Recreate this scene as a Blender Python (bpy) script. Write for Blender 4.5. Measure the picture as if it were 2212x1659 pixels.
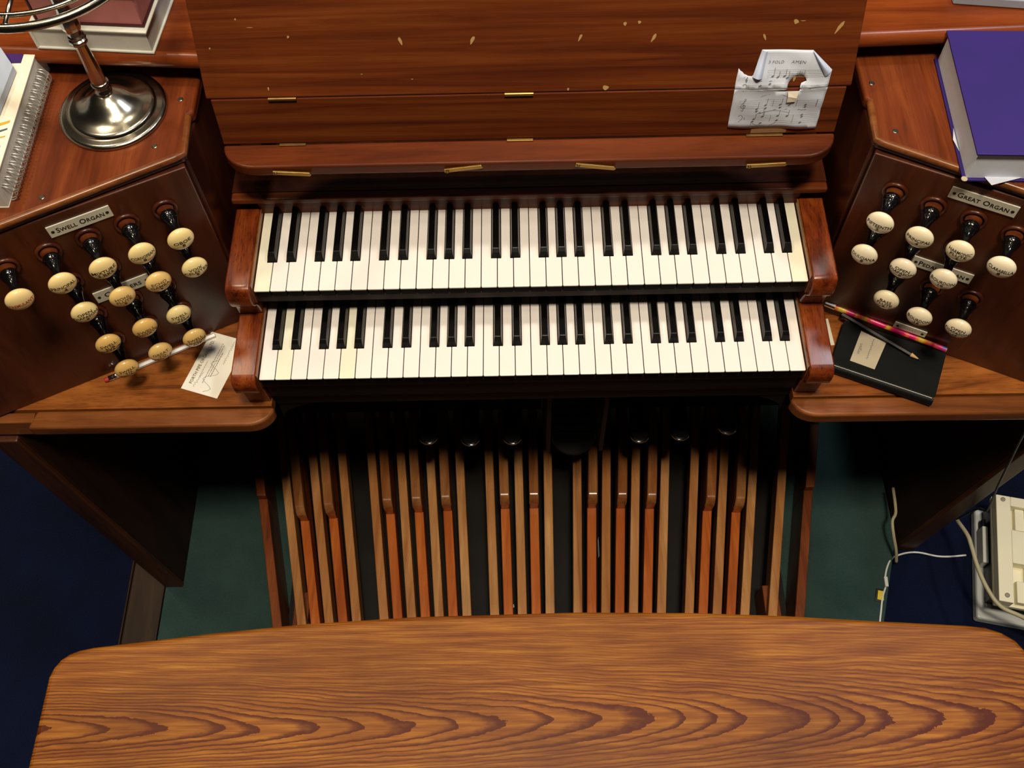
import bpy, bmesh, math, random
from mathutils import Vector, Matrix
random.seed(7)
SC = bpy.context.scene
COL = SC.collection
for o in list(bpy.data.objects):
    bpy.data.objects.remove(o)

# ------------------------------------------------------------------ camera, world, lamps, exposure
# console coordinates: x right, y away from the player, z up from the lower manual's key tops.
K = 0.88                                   # height of the key tops above the carpeted platform
FL = -0.88                                 # platform carpet, console coordinates
IMG_W, IMG_H, F_PX = 2212, 1659, 2171.05

cam_d = bpy.data.cameras.new('camera')
cam = bpy.data.objects.new('camera', cam_d)
COL.objects.link(cam)
cam_d.sensor_fit = 'HORIZONTAL'
cam_d.sensor_width = 36.0
cam_d.lens = 36.0 * F_PX / IMG_W
cam_d.clip_start = 0.02
TH, YAW, ROLL = 1.0629, -0.0254, -0.0395
fw = Vector((math.sin(YAW) * math.cos(TH), math.cos(YAW) * math.cos(TH), -math.sin(TH)))
r0 = Vector((math.cos(YAW), -math.sin(YAW), 0))
u0 = r0.cross(fw)
rr = math.cos(ROLL) * r0 + math.sin(ROLL) * u0
uu = -math.sin(ROLL) * r0 + math.cos(ROLL) * u0
m = Matrix((rr, uu, -fw)).transposed().to_4x4()
m.translation = Vector((-0.0106, -0.7249, 1.2766 + K))
cam.matrix_world = m
SC.camera = cam

world = bpy.data.worlds.new('world')
SC.world = world
world.use_nodes = True
bg = world.node_tree.nodes['Background']
bg.inputs[0].default_value = (1.0, 0.84, 0.66, 1)
bg.inputs[1].default_value = 0.007


def area(name, loc, target, size, power, col):
    d = bpy.data.lights.new(name, 'AREA')
    d.shape = 'DISK'
    d.size = size
    d.energy = power
    d.color = col
    o = bpy.data.objects.new(name, d)
    COL.objects.link(o)
    o.location = (loc[0], loc[1], loc[2] + K)
    v = Vector((target[0] - loc[0], target[1] - loc[1], target[2] - loc[2]))
    o.rotation_euler = v.to_track_quat('-Z', 'Y').to_euler()
    return o


WARM = (1.0, 0.86, 0.67)
area('ceiling_lamp_front', (0.25, -1.15, 4.2), (0, 0, 0), 0.55, 118, WARM)
area('ceiling_lamp_over', (-0.12, 1.05, 4.2), (0, -0.3, 0), 0.45, 20, (1.0, 0.82, 0.60))
area('ceiling_lamp_left', (-2.0, 0.75, 4.0), (0, 0, 0), 0.35, 40, (1.0, 0.84, 0.60))
area('ceiling_lamp_right', (2.0, 0.75, 4.0), (0, 0, 0), 0.35, 34, (0.90, 0.93, 1.0))
for q, (x, y, sz) in enumerate(((-0.75, -0.35, 0.10), (-0.35, -0.75, 0.10), (-0.15, -0.2, 0.08), (-0.9, -0.9, 0.10), (0.6, -0.4, 0.10), (0.9, -0.95, 0.10))):  # small unseen lamps added to put sparkle on the silver and knob heads
    area('added_sparkle_spot', (x, y, 4.0), (x * 0.5, 0.1, 0), sz, 5.0, (1.0, 0.88, 0.70))

SC.view_settings.view_transform = 'Standard'
SC.view_settings.look = 'None'
SC.view_settings.exposure = 0.34
SC.view_settings.gamma = 1.0
SC.view_settings.use_curve_mapping = False


# ------------------------------------------------------------------ material helpers
def lin(c):
    if isinstance(c, str):
        c = [int(c[i:i + 2], 16) / 255 for i in (0, 2, 4)]
    return tuple(((x / 12.92) if x <= 0.04045 else ((x + 0.055) / 1.055) ** 2.4) for x in c) + (1.0,)


class NT:
    def __init__(s, name):
        s.m = bpy.data.materials.new(name)
        s.m.use_nodes = True
        s.t = s.m.node_tree
        s.b = s.t.nodes['Principled BSDF']

    def n(s, typ, **kw):
        x = s.t.nodes.new(typ)
        for k, v in kw.items():
            setattr(x, k, v)
        return x

    def l(s, a, b):
        s.t.links.new(a, b)

    def math(s, op, a, b=None):
        x = s.n('ShaderNodeMath', operation=op)
        for i, v in enumerate((a, b)):
            if v is None:
                continue
            if isinstance(v, (int, float)):
                x.inputs[i].default_value = v
            else:
                s.l(v, x.inputs[i])
        return x.outputs[0]

    def noise(s, vec, scale, detail=4, rough=0.55, dist=0.0):
        x = s.n('ShaderNodeTexNoise')
        x.inputs['Scale'].default_value = scale
        x.inputs['Detail'].default_value = detail
        x.inputs['Roughness'].default_value = rough
        x.inputs['Distortion'].default_value = dist
        if vec is not None:
            s.l(vec, x.inputs['Vector'])
        return x.outputs['Fac']

    def ramp(s, fac, stops):
        x = s.n('ShaderNodeValToRGB')
        e = x.color_ramp.elements
        e[0].position, e[0].color = stops[0][0], lin(stops[0][1])
        e[1].position, e[1].color = stops[-1][0], lin(stops[-1][1])
        for p, c in stops[1:-1]:
            q = e.new(p)
            q.color = lin(c)
        s.l(fac, x.inputs[0])
        return x.outputs[0]

    def mix(s, fac, a, b, mode='MIX'):
        x = s.n('ShaderNodeMix', data_type='RGBA', blend_type=mode)
        for v, i in ((fac, 0), (a, 6), (b, 7)):
            if isinstance(v, (int, float)):
                x.inputs[i].default_value = v
            elif isinstance(v, (tuple, str)):
                x.inputs[i].default_value = lin(v) if isinstance(v, str) else v
            else:
                s.l(v, x.inputs[i])
        return x.outputs[2]

    def coord(s, scale=(1, 1, 1), rnd=True, rot=(0, 0, 0)):
        tc = s.n('ShaderNodeTexCoord')
        v = tc.outputs['Object']
        if rnd:
            oi = s.n('ShaderNodeObjectInfo')
            mul = s.n('ShaderNodeVectorMath', operation='SCALE')
            mul.inputs[0].default_value = (3.1, 5.3, 7.7)
            s.l(oi.outputs['Random'], mul.inputs['Scale'])
            add = s.n('ShaderNodeVectorMath', operation='ADD')
            s.l(v, add.inputs[0])
            s.l(mul.outputs[0], add.inputs[1])
            v = add.outputs[0]
        mp = s.n('ShaderNodeMapping')
        mp.inputs['Scale'].default_value = scale
        mp.inputs['Rotation'].default_value = rot
        s.l(v, mp.inputs[0])
        return mp.outputs[0]

    def bump(s, h, strength=0.1, dist=0.001):
        x = s.n('ShaderNodeBump')
        x.inputs['Strength'].default_value = strength
        x.inputs['Distance'].default_value = dist
        s.l(h, x.inputs['Height'])
        s.l(x.outputs[0], s.b.inputs['Normal'])

    def set(s, rough=None, metal=None, coat=None, coat_rough=None, spec=None, sheen=None, alpha=None, trans=None):
        for k, v in (('Roughness', rough), ('Metallic', metal), ('Coat Weight', coat), ('Coat Roughness', coat_rough),
                     ('Specular IOR Level', spec), ('Sheen Weight', sheen), ('Alpha', alpha), ('Transmission Weight', trans)):
            if v is not None:
                s.b.inputs[k].default_value = v
        return s


MATS = {}


def plain(name, col, rough=0.5, metal=0.0, var=0.0, vscale=30, coat=0.0, spec=None, bump=0.0):
    t = NT(name)
    v = t.coord()
    f = t.noise(v, vscale, 3)
    a = lin(col)
    d = tuple(max(0, x * (1 - var)) for x in a[:3]) + (1,)
    u = tuple(min(1, x * (1 + var)) for x in a[:3]) + (1,)
    c = t.mix(f, d, u)
    t.l(c, t.b.inputs['Base Color'])
    t.set(rough=rough, metal=metal, coat=coat, spec=spec)
    if bump:
        t.bump(f, bump, 0.002)
    MATS[name] = t.m
    return t.m


def wood(name, light, mid, dark, axis='X', stretch=14.0, scale=26.0, rough=0.36, coat=0.25, pore=0.35, blotch=0.35, bumps=0.08, spec=0.22, tint=None):
    t = NT(name)
    sc = {'X': (1 / stretch, 1, 1), 'Y': (1, 1 / stretch, 1), 'Z': (1, 1, 1 / stretch)}[axis]
    v = t.coord(sc)
    g = t.noise(v, scale, 6, 0.6, 0.6)
    p = t.noise(v, scale * 9, 3, 0.6)
    b = t.noise(t.coord(), 5.0, 3, 0.5)
    c = t.ramp(g, [(0.30, dark), (0.47, mid), (0.68, light)])
    pf = t.n('ShaderNodeMapRange')
    pf.inputs['From Min'].default_value = 0.52
    pf.inputs['From Max'].default_value = 0.68
    t.l(p, pf.inputs['Value'])
    c = t.mix(t.math('MULTIPLY', pf.outputs[0], pore), c, dark)
    bf = t.n('ShaderNodeMapRange')
    bf.inputs['From Min'].default_value = 0.38
    bf.inputs['From Max'].default_value = 0.7
    t.l(b, bf.inputs['Value'])
    c = t.mix(t.math('MULTIPLY', bf.outputs[0], blotch), c, dark)
    if tint:                                        # piece-to-piece variation
        oi = t.n('ShaderNodeObjectInfo')
        c = t.mix(t.math('MULTIPLY', oi.outputs['Random'], 0.5), c, tint)
    t.l(c, t.b.inputs['Base Color'])
    t.set(rough=rough, coat=coat, coat_rough=0.22, spec=spec)
    if bumps:
        t.bump(p, bumps, 0.0006)
    MATS[name] = t.m
    return t.m


wood('mahogany', '763c18', '602b10', '421a0b', 'X', 34, 70, rough=0.36, coat=0.08, blotch=0.25, pore=0.25)
wood('mahogany_ledge', '703414', '5a270f', '3c1809', 'X', 12, 30, rough=0.34, coat=0.06, spec=0.16)
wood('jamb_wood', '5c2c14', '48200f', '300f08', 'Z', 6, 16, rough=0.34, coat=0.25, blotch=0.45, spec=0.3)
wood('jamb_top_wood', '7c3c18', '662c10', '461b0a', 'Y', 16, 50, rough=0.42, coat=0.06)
wood('shelf_wood', '92471c', '7c3814', '58240c', 'X', 14, 30, rough=0.32, coat=0.2)
wood('moulding_wood', '8a5226', '6f3c18', '45200c', 'X', 10, 30, rough=0.34, coat=0.3)
wood('oak_cheek', '904619', '702e10', '32110a', 'Y', 7, 46, rough=0.26, coat=0.4, pore=0.7)
wood('desk_oak', 'a06028', '864a1c', '4c260c', 'X', 9, 46, rough=0.36, coat=0.12, pore=0.45)
wood('rail_wood', '8c5428', '76421e', '502a10', 'X', 12, 30, rough=0.34, coat=0.15)
wood('dark_wood', '2e1a0e', '24140a', '160b05', 'Z', 10, 20, rough=0.55, coat=0.0, blotch=0.5)
wood('lit_edge_wood', '4e2c18', '3e2212', '28140a', 'Z', 10, 20, rough=0.45, coat=0.05, blotch=0.4)
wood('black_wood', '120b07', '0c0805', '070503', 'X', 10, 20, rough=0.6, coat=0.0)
wood('pedal_natural', 'cc9c66', 'b27e4a', '88542a', 'Y', 18, 46, rough=0.42, coat=0.1, blotch=0.4, tint='96541f')
wood('pedal_sharp', 'c87230', 'ae581a', '843a0e', 'Y', 18, 46, rough=0.4, coat=0.15, blotch=0.3, tint='94420f')
wood('sharp_cap', 'a87848', '8e5c34', '663a1c', 'Y', 14, 40, rough=0.18, coat=0.5, blotch=0.3, tint='7c4018')
wood('pedal_frame', '8a4a20', '743814', '481e0a', 'Y', 10, 34, rough=0.45)
wood('trim_wood', '3a2818', '2e1d10', '1c1006', 'Y', 10, 30, rough=0.55, coat=0.0)


def key_ivory(name, a, b):
    t = NT(name)
    c = t.mix(t.noise(t.coord(), 14, 3), a, b)
    t.l(c, t.b.inputs['Base Color'])
    t.set(rough=0.34, coat=0.1, spec=0.4)
    MATS[name] = t.m


key_ivory('key_ivory', 'ded8d4', 'e8e2dc')
key_ivory('key_ivory_yellowed', 'dedac4', 'e6e2cc')
plain('key_body', '0a0705', 0.7, spec=0.1)
plain('ebony', '050404', 0.3, coat=0.0, spec=0.16)
plain('knob_black', '0a0a0c', 0.14, coat=0.4)
plain('brass', 'a8884a', 0.34, 1.0, 0.25, 60)
plain('brass_dull', '86683c', 0.45, 1.0, 0.35, 80)
plain('silver', 'c4bcaa', 0.2, 1.0, 0.10, 20, coat=0.5)
plain('silver_dull', 'b2ad9e', 0.2, 1.0, 0.15, 24, coat=0.7)
plain('steel', 'a8a8a4', 0.3, 1.0, 0.1)
plain('chrome', 'd8d8d8', 0.12, 1.0)
plain('iron', '101010', 0.38, 0.0, coat=0.2)
plain('plate_ivory', 'ccc8b4', 0.35, var=0.06)
plain('engraving', '17120e', 0.6)
plain('engraving_red', 'b03a28', 0.6)
plain('engraving_worn', '5e4a30', 0.6)
plain('paper_white', 'cdd4e2', 0.75, var=0.05, vscale=40, bump=0.15)
plain('paper_flap', 'c4d0ea', 0.75, var=0.03)
plain('paper_cream', 'efe6cf', 0.7, var=0.04)
plain('ink', '66686e', 0.8)
plain('pencil_grey', 'a2a29e', 0.8)
plain('page_block', 'd0ccc2', 0.8, var=0.1, vscale=90)
plain('cover_white', 'd2d2c8', 0.55, var=0.06)
plain('cover_red_edge', 'bc726c', 0.7, var=0.12, vscale=30)
plain('cover_maroon', '3a0c14', 0.5)
plain('purple_cloth', '260f68', 0.62, var=0.12, vscale=16, bump=0.05)
plain('purple_print', '3a1c60', 0.5)
plain('print_yellow', 'd8a020', 0.5)
plain('print_red', 'b01c24', 0.5)
plain('print_blue', '2c4a86', 0.5)
plain('print_slate', '4c5c64', 0.5)
plain('pink_tab', 'd8286c', 0.5)
plain('notebook_black', '0a0c0c', 0.6, var=0.15, vscale=60, bump=0.06, spec=0.2)
plain('label_beige', 'b4a892', 0.75, var=0.05)
plain('rubber_red', 'b02c20', 0.6)
plain('graphite', '202020', 0.4)
plain('raw_wood', 'd8b078', 0.6)
plain('pencil_black', '050506', 0.35, spec=0.25)
plain('pencil_white', 'd6d2cc', 0.3, var=0.12, vscale=120, coat=0.3)
plain('device_cream', 'e6e0c4', 0.5, var=0.02)
plain('device_rivet', '8c8874', 0.6)  # duller grey-beige plastic of the rivets
plain('device_white', 'c0c4c4', 0.4)
plain('device_black', '0c0c0e', 0.4)
plain('cable_white', 'd0d2cc', 0.4)
plain('cable_cream', 'a8a080', 0.5)
plain('cable_grey', '4a4a46', 0.5)
plain('tag_yellow', 'd2bc28', 0.5)
plain('wire', 'c4c6c0', 0.25, 0.7)
plain('tape', '8a6a48', 0.3, var=0.15)
plain('chip', 'a88450', 0.7, var=0.15, vscale=200)
plain('screw', '7c7c70', 0.35, 1.0)
plain('booklet', 'aab4c4', 0.6, var=0.05)


def ivory(name, a, b):
    t = NT(name)
    oi = t.n('ShaderNodeObjectInfo')
    c = t.mix(oi.outputs['Random'], a, b)
    f = t.noise(t.coord(), 60, 3)
    c2 = t.mix(t.math('MULTIPLY', f, 0.18), c, 'b89050')
    t.l(c2, t.b.inputs['Base Color'])
    t.set(rough=0.2, coat=0.3, spec=0.5)
    t.b.inputs['Subsurface Weight'].default_value = 0.0
    MATS[name] = t.m


ivory('knob_ivory_yellow', 'f2de9c', 'ead090')
ivory('knob_ivory_old', 'e8c47c', 'deb468')
ivory('knob_ivory_pale', 'f4ead0', 'ece0bc')


def carpet(name, a, b, sc=240):
    t = NT(name)
    v = t.coord(rnd=False)
    f = t.noise(v, sc, 2)
    g = t.noise(v, 7, 4)
    gr = t.n('ShaderNodeMapRange')
    gr.inputs['From Min'].default_value = 0.3
    gr.inputs['From Max'].default_value = 0.7
    t.l(g, gr.inputs['Value'])
    c = t.mix(t.math('ADD', t.math('MULTIPLY', f, 0.5), t.math('MULTIPLY', gr.outputs[0], 0.5)), a, b)
    t.l(c, t.b.inputs['Base Color'])
    t.set(rough=0.95, spec=0.1, sheen=0.15)
    t.bump(f, 0.5, 0.004)
    MATS[name] = t.m


carpet('carpet_blue', '010614', '041030')
carpet('carpet_green', '1c3030', '364c48')


def bench_wood():
    # plain-sawn pine: growth rings cut at a slant, arches pointing along +x
    t = NT('bench_pine')
    tc = t.n('ShaderNodeTexCoord')
    sx = t.n('ShaderNodeSeparateXYZ')
    t.l(tc.outputs['Object'], sx.inputs[0])
    X, Y = sx.outputs[0], sx.outputs[1]
    mp = t.n('ShaderNodeMapping')
    mp.inputs['Scale'].default_value = (0.32, 1.0, 1.0)
    t.l(tc.outputs['Object'], mp.inputs[0])
    w1 = t.noise(mp.outputs[0], 9, 3, 0.5)
    w2 = t.noise(mp.outputs[0], 34, 3, 0.6)
    # wandering heart line of the log
    yc = t.math('ADD', Y, t.math('MULTIPLY', t.math('SUBTRACT', w1, 0.5), 0.022))
    yc = t.math('ADD', yc, t.math('MULTIPLY', t.math('SUBTRACT', w2, 0.5), 0.006))
    # the log's heart sinks away below the face towards +x
    xs = t.math('ADD', X, 0.74)
    dep = t.math('ADD', t.math('MULTIPLY', xs, 0.036), t.math('MULTIPLY', t.math('MULTIPLY', xs, xs), 0.0075))
    dep = t.math('ADD', t.math('ADD', dep, 0.045), t.math('MULTIPLY', t.math('SUBTRACT', w1, 0.5), 0.008))
    r = t.math('SQRT', t.math('ADD', t.math('MULTIPLY', yc, yc), t.math('MULTIPLY', dep, dep)))
    # uneven ring widths and a slightly ragged line
    w3 = t.n('ShaderNodeTexNoise', noise_dimensions='1D')
    w3.inputs['Scale'].default_value = 150.0
    t.l(r, w3.inputs['W'])
    mp3 = t.n('ShaderNodeMapping')
    mp3.inputs['Scale'].default_value = (0.5, 1.0, 1.0)
    t.l(tc.outputs['Object'], mp3.inputs[0])
    w4 = t.noise(mp3.outputs[0], 130, 3, 0.6)
    r = t.math('ADD', r, t.math('MULTIPLY', w3.outputs['Fac'], 0.0032))
    r = t.math('ADD', r, t.math('MULTIPLY', w4, 0.0012))
    ring = t.math('FRACT', t.math('MULTIPLY', r, 330.0))
    late = t.n('ShaderNodeMapRange')
    late.interpolation_type = 'SMOOTHSTEP'
    late.inputs['From Min'].default_value = 0.42
    late.inputs['From Max'].default_value = 0.92
    t.l(ring, late.inputs['Value'])
    fade = t.n('ShaderNodeMapRange')
    fade.inputs['From Min'].default_value = 0.02
    fade.inputs['From Max'].default_value = 0.10
    fade.inputs['To Min'].default_value = 1.0
    fade.inputs['To Max'].default_value = 0.35
    t.l(t.math('ABSOLUTE', Y), fade.inputs['Value'])
    fine = t.noise(t.coord((1 / 22, 1, 1), rnd=False), 150, 5, 0.6)
    blot = t.noise(t.coord((0.5, 1, 1), rnd=False), 8, 4, 0.55)
    base = t.ramp(fine, [(0.30, '6c3812'), (0.5, '8c5219'), (0.72, 'aa7026')])
    c = t.mix(t.math('MULTIPLY', t.math('MULTIPLY', late.outputs[0], fade.outputs[0]), 0.95), base, '4a1606')
    bf = t.n('ShaderNodeMapRange')
    bf.inputs['From Min'].default_value = 0.42
    bf.inputs['From Max'].default_value = 0.72
    t.l(blot, bf.inputs['Value'])
    c = t.mix(t.math('MULTIPLY', bf.outputs[0], 0.55), c, '4c200a')
    t.l(c, t.b.inputs['Base Color'])
    t.set(rough=0.4, coat=0.0, spec=0.14)
    t.bump(fine, 0.1, 0.0006)
    MATS['bench_pine'] = t.m


bench_wood()


def pencil_print():
    t = NT('pencil_pink')
    v = t.coord((1, 60, 60), rnd=False)
    f = t.noise(v, 30, 2)
    tc = t.n('ShaderNodeTexCoord')
    sx = t.n('ShaderNodeSeparateXYZ')
    t.l(tc.outputs['Object'], sx.inputs[0])
    mp = t.n('ShaderNodeMapping')
    mp.inputs['Scale'].default_value = (1, 0.4, 0.4)
    t.l(tc.outputs['Object'], mp.inputs[0])
    f = t.noise(mp.outputs[0], 55, 2, 0.4)
    c = t.ramp(f, [(0.30, '4a52a0'), (0.36, 'c01458'), (0.47, 'c81860'), (0.53, 'd86420'), (0.60, 'c8a830')])
    t.l(c, t.b.inputs['Base Color'])
    t.set(rough=0.25, coat=0.4)
    MATS['pencil_pink'] = t.m


pencil_print()


def card_mat():
    # cream card with a bluish-grey ink smudge
    t = NT('card_cream')
    tc = t.n('ShaderNodeTexCoord')
    mp = t.n('ShaderNodeMapping')
    mp.inputs['Location'].default_value = (0.016, -0.024, 0)
    t.l(tc.outputs['Object'], mp.inputs[0])
    mp2 = t.n('ShaderNodeMapping')
    mp2.inputs['Scale'].default_value = (38, 55, 1)
    t.l(mp.outputs[0], mp2.inputs[0])
    gr = t.n('ShaderNodeTexGradient', gradient_type='SPHERICAL')
    t.l(mp2.outputs[0], gr.inputs[0])
    nz = t.noise(tc.outputs['Object'], 90, 3)
    f = t.math('MULTIPLY', gr.outputs['Fac'], t.math('ADD', nz, 0.45))
    c = t.mix(f, 'f0ebdc', '3c3c54')
    t.l(c, t.b.inputs['Base Color'])
    t.set(rough=0.65)
    MATS['card_cream'] = t.m


card_mat()


# ------------------------------------------------------------------ mesh helpers
class MB:
    """collects shapes in console coordinates; build() links them as one mesh object"""
    def __init__(s):
        s.v, s.f, s.mi = [], [], []

    def add(s, vs, fs, mi=0):
        b = len(s.v)
        s.v += [tuple(x) for x in vs]
        s.f += [tuple(b + i for i in f) for f in fs]
        s.mi += [mi] * len(fs)
        return s

    def box(s, x0, x1, y0, y1, z0, z1, mi=0):
        vs = [(x, y, z) for z in (z0, z1) for y in (y0, y1) for x in (x0, x1)]
        return s.add(vs, [(0, 2, 3, 1), (4, 5, 7, 6), (0, 1, 5, 4), (2, 6, 7, 3), (0, 4, 6, 2), (1, 3, 7, 5)], mi)

    def prism(s, poly, z0, z1, mi=0):
        """poly in xy (counter-clockwise), extruded in z"""
        n = len(poly)
        vs = [(p[0], p[1], z0) for p in poly] + [(p[0], p[1], z1) for p in poly]
        fs = [tuple(range(n - 1, -1, -1)), tuple(range(n, 2 * n))]
        fs += [(i, (i + 1) % n, n + (i + 1) % n, n + i) for i in range(n)]
        return s.add(vs, fs, mi)

    def prism_x(s, poly, x0, x1, mi=0):
        """poly in yz, extruded in x"""
        n = len(poly)
        vs = [(x0, p[0], p[1]) for p in poly] + [(x1, p[0], p[1]) for p in poly]
        fs = [tuple(range(n - 1, -1, -1)), tuple(range(n, 2 * n))]
        fs += [(i, (i + 1) % n, n + (i + 1) % n, n + i) for i in range(n)]
        return s.add(vs, fs, mi)

    def lathe(s, prof, o=(0, 0, 0), ax=(0, 0, 1), seg=32, mi=0):
        """prof: list of (distance along axis, radius)"""
        ax = Vector(ax).normalized()
        q = Vector((0, 0, 1)).rotation_difference(ax)
        a, b = q @ Vector((1, 0, 0)), q @ Vector((0, 1, 0))
        o = Vector(o)
        vs, fs = [], []
        for h, r in prof:
            for k in range(seg):
                t = 2 * math.pi * k / seg
                vs.append(o + ax * h + (a * math.cos(t) + b * math.sin(t)) * max(r, 1e-5))
        for i in range(len(prof) - 1):
            for k in range(seg):
                k2 = (k + 1) % seg
                fs.append((i * seg + k, i * seg + k2, (i + 1) * seg + k2, (i + 1) * seg + k))
        fs.append(tuple(range(seg - 1, -1, -1)))
        fs.append(tuple((len(prof) - 1) * seg + k for k in range(seg)))
        return s.add(vs, fs, mi)

    def tube(s, pts, r, seg=8, mi=0, closed=False):
        pts = [Vector(p) for p in pts]
        n = len(pts)
        vs, fs = [], []
        up = Vector((0.13, 0.21, 1)).normalized()
        for i, p in enumerate(pts):
            if closed:
                d = pts[(i + 1) % n] - pts[i - 1]
            else:
                d = pts[min(i + 1, n - 1)] - pts[max(i - 1, 0)]
            d.normalize()
            a = d.cross(up)
            if a.length < 1e-4:
                a = d.cross(Vector((1, 0, 0)))
            a.normalize()
            b = d.cross(a)
            rad = r[i] if isinstance(r, (list, tuple)) else r
            for k in range(seg):
                t = 2 * math.pi * k / seg
                vs.append(p + (a * math.cos(t) + b * math.sin(t)) * rad)
        m = n if closed else n - 1
        for i in range(m):
            j = (i + 1) % n
            for k in range(seg):
                k2 = (k + 1) % seg
                fs.append((i * seg + k, i * seg + k2, j * seg + k2, j * seg + k))
        if not closed:
            fs.append(tuple(range(seg - 1, -1, -1)))
            fs.append(tuple((n - 1) * seg + k for k in range(seg)))
        return s.add(vs, fs, mi)

    def quad(s, a, b, c, d, mi=0):
        return s.add([a, b, c, d], [(0, 1, 2, 3)], mi)

    def mesh(s, name, o=(0, 0, 0), mats=('ebony',), smooth=False):
        me = bpy.data.meshes.new(name)
        me.from_pydata([(x - o[0], y - o[1], z - o[2]) for x, y, z in s.v], [], s.f)
        for q in mats:
            me.materials.append(MATS[q])
        me.polygons.foreach_set('material_index', s.mi)
        bm = bmesh.new()
        bm.from_mesh(me)
        bmesh.ops.recalc_face_normals(bm, faces=bm.faces)
        bm.to_mesh(me)
        bm.free()
        if smooth:
            me.polygons.foreach_set('use_smooth', [True] * len(me.polygons))
        me.update()
        return me

    def build(s, name, mats, parent=None, o=None, bevel=0, seg=2, smooth=False, po=None):
        """o: origin of this object, console coords; po: origin of the parent"""
        if isinstance(mats, str):
            mats = (mats,)
        if o is None:
            o = ORG.get(parent.name, (0, 0, 0)) if parent else (0, 0, 0)
        me = s.mesh(name, o, mats, smooth)
        return link(name, me, parent, o, bevel, seg, smooth)


ORG = {}                                   # console-coordinate origin of every object, by name


def link(name, me, parent=None, o=(0, 0, 0), bevel=0, seg=2, smooth=False):
    ob = bpy.data.objects.new(name, me)
    COL.objects.link(ob)
    ORG[ob.name] = tuple(o)
    if parent:
        ob.parent = parent
        po = ORG[parent.name]
        ob.location = (o[0] - po[0], o[1] - po[1], o[2] - po[2])
    else:
        ob.location = (o[0], o[1], o[2] + K)
    if bevel:
        md = ob.modifiers.new('bevel', 'BEVEL')
        md.width = bevel
        md.segments = seg
        md.limit_method = 'ANGLE'
        md.angle_limit = math.radians(35)
        md.harden_normals = False
    if smooth and not bevel:
        pass
    return ob


def thing(name, label, cat, o, group=None, rotz=0.0):
    e = bpy.data.objects.new(name, None)
    COL.objects.link(e)
    e.empty_display_size = 0.02
    e.location = (o[0], o[1], o[2] + K)
    e.rotation_euler = (0, 0, rotz)
    ORG[e.name] = tuple(o)
    tag(e, label, cat, group)
    return e


def tag(o, label=None, cat=None, group=None, kind=None):
    if label: o['label'] = label
    if cat: o['category'] = cat
    if group: o['group'] = group
    if kind: o['kind'] = kind
    return o


def smooth_by_angle(ob, deg=35):
    me = ob.data
    me.polygons.foreach_set('use_smooth', [True] * len(me.polygons))
    bm = bmesh.new()
    bm.from_mesh(me)
    for e in bm.edges:
        if len(e.link_faces) == 2 and e.calc_face_angle(0) > math.radians(deg):
            e.smooth = False
    bm.to_mesh(me)
    bm.free()


def text_geo(body, size, bold=0.0, shear=0.0, caps=False, spacing=1.0):
    """flat lettering as (verts2d, faces), centred on its own bounding box"""
    cu = bpy.data.curves.new('t', 'FONT')
    cu.body = body
    cu.size = size
    cu.offset = bold * size
    cu.shear = shear
    cu.space_character = spacing
    cu.resolution_u = 2
    cu.fill_mode = 'FRONT'
    if caps:
        cu.small_caps_scale = 0.76
        for i, ch in enumerate(body):
            if ch.islower():
                cu.body_format[i].use_small_caps = True
    ob = bpy.data.objects.new('t', cu)
    COL.objects.link(ob)
    dg = bpy.context.evaluated_depsgraph_get()
    dg.update()
    me = bpy.data.meshes.new_from_object(ob.evaluated_get(dg))
    vs = [(v.co.x, v.co.y) for v in me.vertices]
    fs = [tuple(p.vertices) for p in me.polygons]
    bpy.data.objects.remove(ob)
    bpy.data.curves.remove(cu)
    bpy.data.meshes.remove(me)
    x0, x1 = min(v[0] for v in vs), max(v[0] for v in vs)
    y0, y1 = min(v[1] for v in vs), max(v[1] for v in vs)
    vs = [(x - (x0 + x1) / 2, y - (y0 + y1) / 2) for x, y in vs]
    return vs, fs, x1 - x0, y1 - y0


# ------------------------------------------------------------------ the setting: carpets and platform
mb = MB().box(-3.0, 3.0, -2.2, 2.0, -0.92, -0.90)
f = mb.build('floor', 'carpet_blue', None, (0, 0, -0.90))
tag(f, 'dark blue carpet around the organ platform', 'carpet', kind='structure')
plat = MB().prism([(-0.815, -1.0), (0.60, -1.0), (0.738, -0.18), (0.8150, 0.06), (0.8150, 1.2), (-0.815, 1.2)], -0.8995, FL).build('floor_platform', 'carpet_green', None, (0, 0, FL))
tag(plat, 'worn green carpet on the low organ platform', 'carpet', kind='structure')
tr = MB().box(-0.895, -0.8185, -1.0, 0.55, -0.8995, FL - 0.001).box(-0.897, -0.893, -1.0, 0.55, -0.8995, FL + 0.008)
tag(tr.build('trim_1', 'trim_wood', None, (-0.85, -0.3, FL), bevel=0.002), 'brown wooden board edging the green platform carpet', 'trim', kind='structure')

# ------------------------------------------------------------------ organ console
con = thing('organ_console', 'mahogany organ console with angled stop jambs and oak key desk', 'organ', (0, 0.3, FL))
A = math.atan(0.475)
CA, SA = math.cos(A), math.sin(A)


def pan(side, u, off=0.0):
    """plan point on the stop jamb face; u runs left to right, off towards the player"""
    s = -1 if side < 0 else 1
    tx, ty = CA, -s * SA
    nx, ny = -s * SA, -CA
    return (s * 0.47 + u * tx + nx * off, 0.16 + u * ty + ny * off)


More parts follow.
